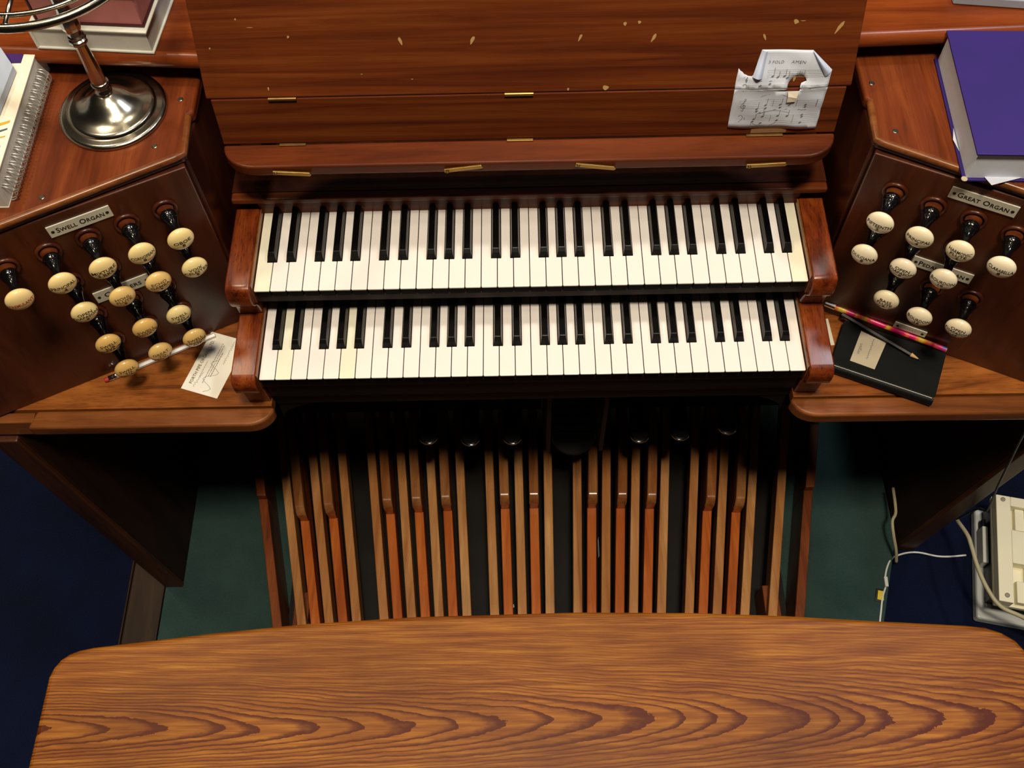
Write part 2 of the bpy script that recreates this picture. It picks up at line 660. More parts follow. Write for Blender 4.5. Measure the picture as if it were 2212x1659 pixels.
for s in (-1, 1):
    ui = 0.022 * -s                                  # inner end of the panel
    uo = -s * -0.40
    p = [pan(s, uo), pan(s, ui), pan(s, ui, -0.02), pan(s, uo, -0.02)]
    if s > 0: p = p[::-1]
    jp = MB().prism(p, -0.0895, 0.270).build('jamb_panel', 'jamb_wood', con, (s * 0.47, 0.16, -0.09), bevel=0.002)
    jp.rotation_euler = (0, 0, 0)
    # inner return of the jamb, facing the keyboards
    xi = abs(pan(s, ui)[0])
    MB().box(*sorted((s * (xi + 0.0005), s * (xi + 0.02))), pan(s, ui)[1] + 0.014, 0.46, -0.0895, 0.270).build('jamb_side', 'jamb_wood', con, (s * 0.46, 0.3, -0.09), bevel=0.003)
    yo = 0.16 - 0.475 * (0.835 - 0.47) + 0.022
    MB().box(*sorted((s * 0.815, s * 0.835)), yo, 0.46, -0.0895, 0.270).build('jamb_end', 'jamb_wood', con, (s * 0.82, 0.3, -0.09), bevel=0.002)
    # top board
    e = 0.007
    fo, fi = pan(s, uo, e), pan(s, ui - s * -0.004 * -1, e)
    inner = [(s * 0.4500, 0.1775), (s * 0.4535, 0.2440), (s * 0.4470, 0.2500), (s * 0.4480, 0.460)]
    poly = [(s * 0.86, fo[1] + (s * 0.86 - fo[0]) * (-s * 0.475)), inner[0], inner[1], inner[2], inner[3], (s * 0.86, 0.46)]
    # clip a small chamfer at the front inner corner
    poly = [poly[0], (s * 0.4600, 0.1725)] + poly[1:]
    if s > 0: poly = poly[::-1]
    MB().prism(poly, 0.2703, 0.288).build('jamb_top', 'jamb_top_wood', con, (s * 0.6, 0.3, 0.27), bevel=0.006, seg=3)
    # bead moulding along the front and inner edges
    bp = [(s * 0.86, poly[0][1] if s < 0 else poly[-1][1], 0.2835), (s * 0.4605, 0.1735, 0.2835), (s * 0.4512, 0.1795, 0.2835), (s * 0.4546, 0.2440, 0.2835)]
    b = MB().tube(bp, 0.0052, 10).build('bead_moulding', 'moulding_wood', con, (s * 0.6, 0.2, 0.28))
    smooth_by_angle(b, 60)
    # raised shelf behind the jamb, with half-round nosing
    ya, yb = (0.297, 0.338) if s < 0 else (0.311, 0.327)
    xa, xb = 0.425, 0.95
    q = [(s * xa, ya + 0.012), (s * xb, yb + 0.012), (s * xb, 0.85), (s * xa, 0.85)]
    if s < 0: q = q[::-1]
    MB().prism(q, 0.311, 0.335).build('shelf', 'shelf_wood', con, (s * 0.6, 0.5, 0.33))
    n = MB()
    prof = [(-0.0003, -0.012)] + [(-0.012 * math.cos(t), 0.012 * math.sin(t)) for t in [math.radians(d) for d in range(-80, 81, 16)]] + [(-0.0003, 0.012)]
    vs = []
    for (px, py) in ((s * xa, ya + 0.012), (s * xb, yb + 0.012)):
        vs += [(px, py + a, 0.323 + bz) for a, bz in prof]
    L = len(prof)
    n.add(vs, [tuple(range(L)), tuple(range(2 * L - 1, L - 1, -1))] + [(i, (i + 1) % L, L + (i + 1) % L, L + i) for i in range(L)])
    smooth_by_angle(n.build('shelf_nosing', 'shelf_wood', con, (s * 0.6, 0.32, 0.32)), 50)
    MB().box(*sorted((s * 0.449, s * 0.95)), 0.36, 0.38, 0.2882, 0.3108).build('shelf_riser', 'black_wood', con)
    # oak key desk and moulded front rail
    MB().box(*sorted((s * 0.402, s * 0.86)), 0.0045, 0.235, -0.112, -0.090).build('key_desk', 'desk_oak', con, (s * 0.6, 0.1, -0.1), bevel=0.0012)
    arc = []
    for k in range(9):
        t = math.radians(90 * k / 8)
        arc.append((s * (0.438 - 0.0405 * math.sin(t)), 0.0025 - 0.0310 * math.cos(t)))
    rail = [(s * 0.7665, 0.0025), (s * 0.7755, -0.0275)] + arc
    if s > 0:
        rail[0], rail[1] = (0.86, 0.0025), (0.86, -0.0300)
        rail = rail[::-1]
    MB().prism(rail, -0.116, -0.0903).build('front_rail', 'rail_wood', con, (s * 0.6, 0, -0.1), bevel=0.0045, seg=3)
    MB().box(*sorted((s * 0.770, s * 0.87)), -0.016, 0.0015, -0.135, -0.0935).build('rail_end_block', 'rail_wood', con, (s * 0.8, 0, -0.1), bevel=0.002)
    # pedestal end: upright panel to the platform
    if s < 0:
        x0, x1, yf, zb = -0.8165, -0.7765, -0.027, FL + 0.0005
    else:
        x0, x1, yf, zb = 0.816, 0.858, 0.040, -0.8995
    lean = -0.036 if s < 0 else 0.105                                 # the ends splay outwards towards the desk

    def upright(xa, xb, ya, yb, z1, nm, mt, bv):
        vs = []
        for z in (zb, z1):
            dx = lean * (z - zb) / 0.74
            for y in (ya, yb):
                vs += [(xa + dx, y, z), (xb + dx, y, z)]
        MB().add(vs, [(0, 2, 3, 1), (4, 5, 7, 6), (0, 1, 5, 4), (2, 6, 7, 3), (0, 4, 6, 2), (1, 3, 7, 5)]).build(nm, mt, con, (xa, ya, -0.5), bevel=bv)
    upright(x0, x1, yf + 0.012, 0.60, -0.1125, 'pedestal_panel', 'dark_wood', 0.002)
    upright(x0 - 0.001, x1 + 0.001, yf, yf + 0.0118, -0.1365, 'pedestal_edge', 'lit_edge_wood', 0.003)  # front of the same panel; paler wood stands for light on the edge

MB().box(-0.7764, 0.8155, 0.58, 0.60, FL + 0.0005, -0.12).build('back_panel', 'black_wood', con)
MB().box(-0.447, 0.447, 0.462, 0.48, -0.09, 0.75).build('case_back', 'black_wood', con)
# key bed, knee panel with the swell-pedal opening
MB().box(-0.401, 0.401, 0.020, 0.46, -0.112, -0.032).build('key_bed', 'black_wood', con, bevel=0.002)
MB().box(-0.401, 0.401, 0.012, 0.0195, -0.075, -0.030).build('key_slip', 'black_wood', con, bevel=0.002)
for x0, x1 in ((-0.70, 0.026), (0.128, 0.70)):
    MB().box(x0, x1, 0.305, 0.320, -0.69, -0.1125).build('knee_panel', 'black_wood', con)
for x in (0.026, 0.120):
    MB().box(x, x + 0.0075, 0.045, 0.303, -0.36, -0.1125).build('swell_guide', 'black_wood', con, bevel=0.001)
for s in (-1, 1):                                  # curved brackets under the key bed ends
    pts = [(s * 0.4005, -0.1125), (s * 0.300, -0.1125)]
    for k in range(7):
        t = math.radians(90 * k / 6)
        pts.append((s * (0.300 + 0.1005 * math.sin(t)), -0.1125 - 0.055 * (1 - math.cos(t)) - 0.001))
    if s > 0: pts = pts[::-1]
    me = MB()
    n_ = len(pts)
    me.add([(x, 0.024, z) for x, z in pts] + [(x, 0.046, z) for x, z in pts], [tuple(range(n_)), tuple(range(2 * n_ - 1, n_ - 1, -1))] + [(i, (i + 1) % n_, n_ + (i + 1) % n_, n_ + i) for i in range(n_)])
    me.build('bracket', 'black_wood', con)
# nameboard and the rail above the upper keys
MB().box(-0.4045, 0.4045, 0.2440, 0.258, 0.062, 0.1118).build('nameboard', 'mahogany', con, (0, 0.25, 0.09))
MB().box(-0.4385, 0.4385, 0.2500, 0.455, 0.112, 0.1222).build('top_rail', 'jamb_wood', con, (0, 0.3, 0.12))  # same rail as the lip; darker wood carries the ledge's shadow
MB().box(-0.4385, 0.4385, 0.2350, 0.2498, 0.112, 0.1225).build('rail_lip', 'mahogany', con, (0, 0.24, 0.12), bevel=0.0025, seg=3)

# screws let into the jamb tops
for x, y in ((-0.4888, 0.1900), (-0.4674, 0.2728), (-0.619, 0.1080), (0.4608, 0.2759), (0.476, 0.1900)):
    b = MB().lathe([(0, 0.0038), (0.0006, 0.0038), (0.0012, 0.003)], (x, y, 0.288), seg=16).build('screw_head', 'screw', con, (x, y, 0.288))

# turned bushings in the jamb faces
GRID_L = [  # u, z, lines, label tail, lettering, head material
    (-0.236, 0.203, ['TREMULANT'], 'TREMULANT in red, outermost of the top row', 'engraving_red', 'knob_ivory_yellow'),
    (-0.180, 0.203, ['PRINCIPAL', '4'], 'PRINCIPAL 4 below the SWELL ORGAN plate', 'engraving', 'knob_ivory_yellow'),
    (-0.1265, 0.203, ['MIXTURE', '3 RKS'], 'MIXTURE 3 RKS below the SWELL ORGAN plate', 'engraving', 'knob_ivory_yellow'),
    (-0.074, 0.203, ['CORNOPEAN', '8'], 'CORNOPEAN 8 below the SWELL ORGAN plate', 'engraving', 'knob_ivory_yellow'),
    (-0.021, 0.203, ['OBOE', '8'], 'OBOE 8 at the inner end of the top row', 'engraving', 'knob_ivory_yellow'),
    (-0.1785, 0.134, ['OPEN', 'DIAPASON', '8'], 'OPEN DIAPASON 8 beside the COUPLERS plate', 'engraving', 'knob_ivory_yellow'),
    (-0.125, 0.136, ['HOHL', 'FLUTE', '8'], 'HOHL FLUTE 8 covering part of the COUPLERS plate', 'engraving_worn', 'knob_ivory_old'),
    (-0.0735, 0.138, ['ECHO', 'GAMBA', '8'], 'ECHO GAMBA 8 between HOHL FLUTE and VOIX CELESTES', 'engraving_worn', 'knob_ivory_old'),
    (-0.0215, 0.139, ['VOIX', 'CELESTES', '8'], 'VOIX CELESTES 8 below the OBOE knob', 'engraving', 'knob_ivory_yellow'),
    (-0.177, 0.051, ['SWELL', 'SUB', 'OCTAVE'], 'SWELL SUB OCTAVE under OPEN DIAPASON', 'engraving', 'knob_ivory_old'),
    (-0.122, 0.054, ['SWELL', 'OCTAVE'], 'SWELL OCTAVE under HOHL FLUTE', 'engraving_worn', 'knob_ivory_old'),
    (-0.0715, 0.054, ['SWELL', 'TO', 'GREAT'], 'SWELL TO GREAT under ECHO GAMBA', 'engraving', 'knob_ivory_yellow'),
    (-0.176, -0.021, ['SWELL', 'TO', 'PEDALS'], 'SWELL TO PEDALS next to the eraser end of a pencil', 'engraving', 'knob_ivory_old'),
    (-0.1215, -0.013, ['GREAT', 'TO', 'PEDALS'], 'GREAT TO PEDALS over the middle of a pencil', 'engraving_worn', 'knob_ivory_old'),
    (-0.068, -0.012, ['SWELL', 'UNISON', 'OFF'], 'SWELL UNISON OFF above the white business card', 'engraving', 'knob_ivory_old'),
]
GRID_R = [
    (0.0175, 0.207, ['FIFTEENTH', '2'], 'FIFTEENTH 2 at the inner end of the top row', 'engraving', 'knob_ivory_pale'),
    (0.0705, 0.204, ['PRINCIPAL', '4'], 'PRINCIPAL 4 next to the FIFTEENTH knob', 'engraving', 'knob_ivory_pale'),
    (0.1235, 0.203, ['HARMONIC', 'FLUTE', '4'], 'HARMONIC FLUTE 4 below the GREAT ORGAN plate', 'engraving', 'knob_ivory_pale'),
    (0.178, 0.199, ['CLARABELLA', '8'], 'CLARABELLA 8 at the outer end of the top row', 'engraving', 'knob_ivory_pale'),
    (0.017, 0.137, ['DULCIANA', '8'], 'DULCIANA 8 below the FIFTEENTH knob', 'engraving', 'knob_ivory_pale'),
    (0.071, 0.135, ['OPEN', 'DIAPASON', '8'], 'OPEN DIAPASON 8 beside the PEDAL ORGAN plate', 'engraving', 'knob_ivory_pale'),
    (0.124, 0.141, ['BOURDON', '16'], 'BOURDON 16 covering part of the PEDAL ORGAN plate', 'engraving', 'knob_ivory_pale'),
    (0.0715, 0.059, ['BASS', 'FLUTE', '8'], 'BASS FLUTE 8 above the pink pencil', 'engraving', 'knob_ivory_pale'),
    (0.123, 0.047, ['BOURDON', '16'], 'BOURDON 16 above the small low plate', 'engraving', 'knob_ivory_pale'),
    (0.177, 0.051, ['OPEN', 'DIAPASON', '16'], 'OPEN DIAPASON 16 at the outer end of the bottom row', 'engraving', 'knob_ivory_pale'),
]
OFF, HR, HT = 0.060, 0.0180, 0.0092        # head centre from the panel, head radius and half thickness
bush_prof = [(0, 0.0175), (0.003, 0.0175), (0.0048, 0.0160), (0.0050, 0.0140), (0.0030, 0.0128), (0.0030, 0.0112), (0.0072, 0.0100), (0.0075, 0.0002)]
bush_me = MB().lathe(bush_prof[:5], (0, 0, 0), (0, -1, 0), 28).lathe(bush_prof[4:], (0, 0, 0), (0, -1, 0), 28, 1).mesh('bushing', (0, 0, 0), ('jamb_wood', 'mahogany'), True)
stem_prof = [(0.0076, 0.0060), (0.0100, 0.0085), (0.0130, 0.0112), (0.0165, 0.0120), (0.0200, 0.0108), (0.0220, 0.0088), (0.0230, 0.0094),
             (0.0245, 0.0094), (0.0265, 0.0080), (0.0360, 0.0062), (0.0470, 0.0058), (0.0505, 0.0075)]
stem_me = MB().lathe(stem_prof, (0, 0, 0), (0, -1, 0), 28).mesh('shaft', (0, 0, 0), ('knob_black',), True)
hp = []
for k in range(17):
    t = math.pi * k / 16
    hp.append((OFF - HT * math.cos(t) * (1.0), HR * math.sin(t) if 0 < k < 16 else 0.0002))
head_me = {}
for q in ('knob_ivory_yellow', 'knob_ivory_old', 'knob_ivory_pale'):
    head_me[q] = MB().lathe(hp, (0, 0, 0), (0, -1, 0), 40).mesh('head', (0, 0, 0), (q,), True)


def head_surface(x, z):
    rr_ = min(0.985, math.sqrt(x * x + z * z) / HR)
    sn = rr_
    return OFF + HT * math.sqrt(max(0, 1 - sn * sn))


for s, grid in ((-1, GRID_L), (1, GRID_R)):
    rz = -s * (A + math.radians(4.5))               # the knobs are canted a little towards the player
    for u, z, lines, tail, ink, hm in grid:
        u, z = u + s * 0.0052, z + 0.009
        px, py = pan(s, u)
        bo = link('bushing', bush_me, con, (px, py, z))
        bo.rotation_euler = (0, 0, -s * A)
        side = 'left-hand' if s < 0 else 'right-hand'
        k = thing('stop_knob', 'oval ivory stop knob lettered ' + tail, 'stop knob', (px, py, z), 'ivory stop knobs on the jambs', rz)
        st = link('shaft', stem_me, k, (px, py, z))
        hd = link('head', head_me[hm], k, (px, py, z))
        # engraved lettering following the domed face
        g = MB()
        nl = len(lines)
        hts = [0.0050 if nl < 3 else 0.0045 for t in lines]
        tot = sum(hts) + 0.0012 * (nl - 1)
        zc = tot / 2 - (0.0006 if nl < 3 else 0.0)
        for t, h in zip(lines, hts):
            vs, fs, w, hh = text_geo(t, h * 1.42, 0.014)
            zl = zc - h / 2
            avail = 2 * math.sqrt(max(1e-6, (HR * 0.93) ** 2 - (abs(zl) + h / 2) ** 2))
            kx = min(1.25, avail / w)
            pts = []
            for x, y in vs:
                X_, Z_ = x * kx, zl + y
                pts.append((X_, -(head_surface(X_, Z_) + 0.00025), Z_))
            g.add(pts, fs)
            zc -= h + 0.0012
        me = g.mesh('lettering', (0, 0, 0), (ink,))
        link('lettering', me, hd, (px, py, z))


def plate(s, u0, u1, z0, z1, body, size, caps=True, screws=True):
    uc, zc = (u0 + u1) / 2, (z0 + z1) / 2
    px, py = pan(s, uc)
    w, h = u1 - u0, z1 - z0
    me = MB().box(-w / 2, w / 2, -0.0022, -0.0002, -h / 2, h / 2).mesh('nameplate', (0, 0, 0), ('plate_ivory',))
    p = link('nameplate', me, con, (px, py, zc), bevel=0.0005)
    p.rotation_euler = (0, 0, -s * A)
    p['label'] = 'ivory nameplate lettered ' + body.upper() if body else 'small ivory plate'
    vs, fs, tw, th = text_geo(body, size, 0.018, caps=caps, spacing=1.05)
    kx = min(1.0, (w - 0.020) / tw)
    g = MB().add([(x * kx, -0.0024, y) for x, y in vs], fs)
    lo = link('lettering', g.mesh('lettering', (0, 0, 0), ('engraving',)), p, (px, py, zc))
    if screws:
        for q in (-1, 1):
            sm = MB().lathe([(0, 0.0022), (0.0005, 0.0022), (0.0009, 0.0014)], (q * (w / 2 - 0.0055), -0.0022, 0), (0, -1, 0), 12).mesh('plate_screw', (0, 0, 0), ('engraving',))
            link('plate_screw', sm, p, (px, py, zc))


plate(-1, -0.1715, -0.0885, 0.2340, 0.2548, 'Swell Organ', 0.0125)
plate(-1, -0.1690, -0.0890, 0.0795, 0.1030, 'Couplers', 0.0135)
plate(1, 0.0850, 0.1705, 0.2372, 0.2578, 'Great Organ', 0.0125)
plate(1, 0.0850, 0.1690, 0.0872, 0.1085, 'Pedal Organ', 0.0130)
plate(1, 0.1080, 0.1580, -0.0640, -0.0500, 'Maker of Organs', 0.0055, screws=False) if False else plate(1, 0.1080, 0.1575, -0.0640, -0.0500, '- - - - -', 0.0060, caps=False)

# ------------------------------------------------------------------ manuals
NW, KW = 34, 0.8 / 34
GAP = 0.0011
NAMES = 'CDEFGAB'
SH = {'C': -0.0018, 'D': 0.0028, 'F': -0.0026, 'G': 0.0, 'A': 0.0030}   # sharp offset from the crack
HEAD, KL = 0.0515, 0.158
BW = 0.0134


def manual(zk, yk, label):
    t = thing('keyboard_manual', label, 'keyboard', (0, yk + 0.08, zk - 0.03), 'two organ manuals')
    cache = {}
    old = (1, 5) if zk < 0.01 else (0, 33)             # yellowed plates
    for i in range(NW):
        nm = NAMES[i % 7]
        left = NAMES[(i - 1) % 7] if i else None
        lc = (BW / 2 + SH[left] + 0.0008) if left in SH else 0.0
        rc = (BW / 2 - SH[nm] + 0.0008) if (nm in SH and i < NW - 1) else 0.0
        key = (round(lc, 5), round(rc, 5), i in old)
        if key not in cache:
            a, b = GAP / 2, KW - GAP / 2
            r = 0.0013
            poly = [(a + r, 0), (b - r, 0), (b - r * 0.3, r * 0.3), (b, r)]
            if rc: poly += [(b, HEAD - 0.0008), (KW - rc, HEAD - 0.0008), (KW - rc, KL)]
            else: poly += [(b, KL)]
            if lc: poly += [(lc, KL), (lc, HEAD - 0.0008), (a, HEAD - 0.0008)]
            else: poly += [(a, KL)]
            poly += [(a, r), (a + r * 0.3, r * 0.3)]
            g = MB().prism(poly, -0.0026, 0, 0)
            x0, x1 = max(a, lc) + 0.0006, min(b, KW - rc) - 0.0006
            g.box(a + 0.0008, b - 0.0008, 0.0035, HEAD - 0.0015, -0.020, -0.00265, 1)
            g.box(x0, x1, HEAD - 0.00145, KL, -0.020, -0.00265, 1)
            cache[key] = g.mesh('white_key', (0, 0, 0), ('key_ivory_yellowed' if i in old else 'key_ivory', 'key_body'))
        o = link('white_key', cache[key], t, (-0.4 + i * KW, yk, zk), bevel=0.0006, seg=2)
        o.location.z += random.uniform(-0.0004, 0.0002)
    # sharps
    y0, y1, h = HEAD, KL, 0.0125
    w0, w1 = BW / 2, BW / 2 - 0.0024
    g = MB()
    vs = [(-w0, y0, 0.0003), (w0, y0, 0.0003), (w0, y1, 0.0003), (-w0, y1, 0.0003),
          (-w1, y0 + 0.0085, h), (w1, y0 + 0.0085, h), (w1, y1, h), (-w1, y1, h),
          (-w0, y0, -0.016), (w0, y0, -0.016), (w0, y1, -0.016), (-w0, y1, -0.016),
          (-w1 - 0.0012, y0 + 0.0030, 0.0085), (w1 + 0.0012, y0 + 0.0030, 0.0085)]
    g.add(vs, [(0, 1, 13, 12), (12, 13, 5, 4), (1, 2, 6, 5, 13), (2, 3, 7, 6), (3, 0, 12, 4, 7), (4, 5, 6, 7), (8, 9, 1, 0), (9, 10, 2, 1), (10, 11, 3, 2), (11, 8, 0, 3), (8, 11, 10, 9)])
    bme = g.mesh('black_key', (0, 0, 0), ('ebony',))
    for i in range(NW - 1):
        nm = NAMES[i % 7]
        if nm in SH:
            link('black_key', bme, t, (-0.4 + (i + 1) * KW + SH[nm], yk, zk), bevel=0.0007, seg=2)
    return t


low = manual(0.0, 0.0, 'lower organ manual, its back half under the overhanging upper keys')
upm = manual(0.0801, 0.1016, 'upper organ manual below the red wooden nameboard')
# key cheeks: shaped end blocks of each manual
for s in (-1, 1):
    x0, x1 = sorted((s * 0.4030, s * 0.4385))
    pl = [(0.235, 0.012), (0.235, -0.0895), (0.0120, -0.0895), (0.0075, -0.046), (0.0030, -0.036), (-0.0055, -0.030), (-0.0100, -0.022), (-0.0115, -0.010),
          (-0.0100, 0.002), (-0.0050, 0.009), (0.0030, 0.012)]
    c = MB().prism_x(pl, x0, x1).build('key_cheek', 'oak_cheek', low, (s * 0.42, 0.1, 0), bevel=0.0022, seg=3)
    smooth_by_angle(c, 50)
    MB().box(*sorted((s * 0.4008, s * 0.4028)), 0.0, 0.13, -0.03, 0.0105).build('cheek_lining', 'moulding_wood', low, (s * 0.40, 0.1, 0))
    pu = [(0.2425, 0.094), (0.2425, 0.0125), (0.1080, 0.0125), (0.1060, 0.030), (0.1010, 0.044), (0.0950, 0.050), (0.0915, 0.058), (0.0900, 0.070),
          (0.0915, 0.083), (0.0960, 0.091), (0.1040, 0.094)]
    c = MB().prism_x(pu, x0, x1).build('key_cheek', 'oak_cheek', upm, (s * 0.42, 0.2, 0.08), bevel=0.0022, seg=3)
    smooth_by_angle(c, 50)
    MB().box(*sorted((s * 0.4008, s * 0.4028)), 0.102, 0.2425, 0.050, 0.0915).build('cheek_lining', 'moulding_wood', upm, (s * 0.40, 0.2, 0.08))
MB().box(-0.4005, 0.4005, 0.108, 0.243, 0.044, 0.0598).build('key_frame', 'dark_wood', upm, (0, 0.2, 0.05))
MB().box(-0.4005, 0.4005, 0.006, 0.22, -0.0318, -0.0202).build('key_frame', 'black_wood', low, (0, 0.1, -0.02))

# ------------------------------------------------------------------ music desk
H0, UD, UN = Vector((0, 0.252, 0.307)), Vector((0, 0.39842, 0.91720)), Vector((0, -0.91720, 0.39842))
MD, MN = Vector((0, 0.16440, 0.98639)), Vector((0, -0.98639, 0.16440))


def desk_pt(x, v, off=0.0):
    """point on the folded music desk: v up along the boards from the hinge"""
    if v >= 0:
        p = H0 + UD * v + UN * off
    else:
        p = H0 + MD * v + MN * off
    return (x, p.y, p.z)


md_ = thing('music_desk', 'folding mahogany music desk with brass clips on its rounded ledge', 'music desk', (0, 0.24, 0.123))


def board(name, x0, x1, v0, v1, th, mat, taper=0.0, bev=0.0015):
    g = MB()
    c = [(x0 + taper, v0), (x1 - taper, v0), (x1, v1), (x0, v1)]
    vs = [desk_pt(x, v, 0.0) for x, v in c]
    nn = UN if v1 > 0.001 else MN
    vs += [(a, b + nn.y * -th, d + nn.z * -th) for a, b, d in vs]
    g.add(vs, [(0, 1, 2, 3), (7, 6, 5, 4), (0, 4, 5, 1), (1, 5, 6, 2), (2, 6, 7, 3), (3, 7, 4, 0)])
    return g.build(name, mat, md_, (0, 0.25, 0.3), bevel=bev)


ub = board('upper_board', -0.4245, 0.4245, 0.0006, 0.300, 0.012, 'mahogany', 0.0, 0.002)  # unseen upper part lengthened to keep the over lamp off the rail
mbd = board('middle_board', -0.419, 0.419, -0.0735, -0.0008, 0.012, 'mahogany')
led = []
for k in range(9):
    t = math.radians(90 * k / 8)
    led.append((-0.419 + 0.046 * (1 - math.cos(t)), 0.2395 - 0.0415 * math.sin(t)))
led = led + [(-x, y) for x, y in led[::-1]]
MB().prism(led, 0.2165, 0.2345).build('ledge', 'mahogany_ledge', md_, (0, 0.22, 0.23), bevel=0.003, seg=3)
for s in (-1, 1):                                   # brackets carrying the desk on the top rail
    MB().box(*sorted((s * 0.375, s * 0.39)), 0.300, 0.320, 0.123, 0.30).build('desk_bracket', 'dark_wood', md_)
for x0, x1, v, mt in ((-0.342, -0.305, -0.0006, 'brass_dull'), (-0.030, 0.0078, -0.0006, 'brass')):
    g = MB().tube([desk_pt(x0 + (x1 - x0) * k / 4, -0.0006, 0.0012) for k in range(5)], 0.0024, 10)
    g.build('hinge', mt, md_, (0, 0.25, 0.307))
for x0, x1, mt in ((-0.3414, -0.3051, 'brass_dull'), (-0.029, 0.0073, 'brass'), (0.298, 0.348, 'brass_dull')):
    MB().box(x0, x1, 0.2345, 0.2385, 0.2346, 0.2366).build('hinge', mt, md_, (0, 0.237, 0.235), bevel=0.0004)
for (xa, za), (xb, zb) in (((-0.348, 0.2270), (-0.2995, 0.2225)), ((-0.1144, 0.2240), (-0.0649, 0.2310)), ((0.0636, 0.2310), (0.1155, 0.2225)), ((0.2959, 0.2215), (0.3474, 0.2240))):
    d = Vector((xb - xa, 0, zb - za))
    L_ = d.length
    d.normalize()
    n2 = Vector((-d.z, 0, d.x))
    pts = []
    for k in range(8):                              # rounded free end, square pivot end
        t = math.radians(-90 + 180 * k / 7)
        pts.append(Vector((xb, 0, zb)) + d * (0.0030 * math.cos(t)) + n2 * (0.0032 * math.sin(t)))
    pts = [Vector((xa, 0, za)) - n2 * 0.0032] + pts + [Vector((xa, 0, za)) + n2 * 0.0032]
    g = MB()
    n_ = len(pts)
    g.add([(p.x, 0.1935, p.z) for p in pts] + [(p.x, 0.1962, p.z) for p in pts], [tuple(range(n_)), tuple(range(2 * n_ - 1, n_ - 1, -1))] + [(i, (i + 1) % n_, n_ + (i + 1) % n_, n_ + i) for i in range(n_)])
    c = g.build('page_clip', 'brass', md_, ((xa + xb) / 2, 0.195, 0.226), bevel=0.0005)
    piv = MB().lathe([(-0.003, 0.0022), (0.0016, 0.0022), (0.0024, 0.0014)], (xa + 0.004, 0.1935, za), (0, -1, 0), 12).build('pivot', 'brass_dull', c, ORG[c.name])
# flaked varnish on the upper board
chips = [(-0.161, 0.0715, 6, 11, -20), (-0.0696, 0.0705, 6, 12, 25), (0.0677, 0.071, 4, 11, 25), (0.1613, 0.069, 6, 12, 30), (0.1241, 0.0875, 6, 5, 0),
         (0.142, 0.089, 6, 4, 20), (0.3396, 0.0855, 9, 6, 20), (0.3951, 0.077, 6, 19, 30), (0.3024, 0.067, 4, 9, -25), (0.1024, 0.0052, 12, 7, 10), (-0.3396, 0.0131, 3, 5, 0),
         (-0.3663, 0.1035, 3, 3, 0), (-0.4058, 0.0675, 3, 3, 0), (-0.3034, 0.080, 4, 4, 30), (0.0535, 0.004, 4, 4, 0), (-0.350, 0.093, 12, 1, 0), (0.348, 0.0865, 10, 1, 0), (0.3480, 0.012, 5, 8, 10), (-0.215, 0.030, 4, 1.2, 0), (-0.150, 0.022, 4, 1.2, 0)]
for x, v, w, h, a in chips:
    g = MB()
    pts = []
    a = math.radians(a)
    N_ = 10
    for k in range(N_):
        t = 2 * math.pi * k / N_
        taper = 0.55 + 0.45 * math.sin(t)
        px_, pv_ = 0.0005 * w * math.cos(t) * (0.35 + 0.65 * taper) * random.uniform(0.8, 1.15), 0.0005 * h * math.sin(t) * random.uniform(0.85, 1.1)
        px_, pv_ = px_ * math.cos(a) - pv_ * math.sin(a) * -1, pv_ * math.cos(a) - px_ * math.sin(a)
        pts.append((x + px_, v + pv_))
    vs = [desk_pt(p[0], max(0.001, p[1]), 0.0003) for p in pts]
    g.add(vs, [tuple(range(N_))])
    g.build('varnish_chip', 'chip', ub, desk_pt(x, v, 0))

# ------------------------------------------------------------------ torn music sheet on the desk
sheet = thing('torn_music_sheet', 'torn white sheet of handwritten music with curled corners on the music desk', 'paper', desk_pt(0.33, -0.062, 0.002))
SO = ORG[sheet.name]


def sheet_pt(x, v, off=0.0):
    bow = 0.0016 + 0.0012 * math.sin(x * 90) + 0.0010 * math.sin(v * 130 + x * 60)
    if abs(v) < 0.008:
        bow += 0.0012 * (1 - abs(v) / 0.008)
    return desk_pt(x, v, max(0.0008, bow) + off)


def fill(outer, holes=()):
    bm = bmesh.new()
    es = []
    for loop in (outer,) + tuple(holes):
        vs = [bm.verts.new((x, v, 0)) for x, v in loop]
        es += [bm.edges.new((vs[i], vs[(i + 1) % len(vs)])) for i in range(len(vs))]
    bmesh.ops.triangle_fill(bm, use_beauty=True, edges=es)
    for _ in range(3):
        big = [e for e in bm.edges if e.calc_length() > 0.008]
        if not big: break
        bmesh.ops.subdivide_edges(bm, edges=big, cuts=1)
        bmesh.ops.triangulate(bm, faces=bm.faces)
    bm.verts.index_update()
    vs = [(v.co.x, v.co.y) for v in bm.verts]
    fs = [tuple(v.index for v in f.verts) for f in bm.faces]
    bm.free()
    return vs, fs


top_o = [(0.2716, 0.0), (0.2721, 0.0105), (0.2737, 0.0279), (0.2760, 0.0250), (0.2790, 0.0232), (0.2815, 0.0203), (0.2840, 0.0195), (0.2866, 0.0181), (0.2916, 0.0176), (0.2930, 0.0192),
         (0.301, 0.0518), (0.3664, 0.0500), (0.3949, 0.0237), (0.3938, 0.0071), (0.3933, 0.0), (0.3565, 0.0), (0.3562, 0.0022), (0.3574, 0.0070), (0.3610, 0.0085), (0.3643, 0.0097), (0.3626, 0.0125), (0.3616, 0.0144),
         (0.3590, 0.0168), (0.3566, 0.0179), (0.3540, 0.0178), (0.3510, 0.0171), (0.3490, 0.0160), (0.3472, 0.0156), (0.3460, 0.0135), (0.3448, 0.0123), (0.3430, 0.0104), (0.3413, 0.0082), (0.3405, 0.0060), (0.3399, 0.0040), (0.3402, 0.0)]
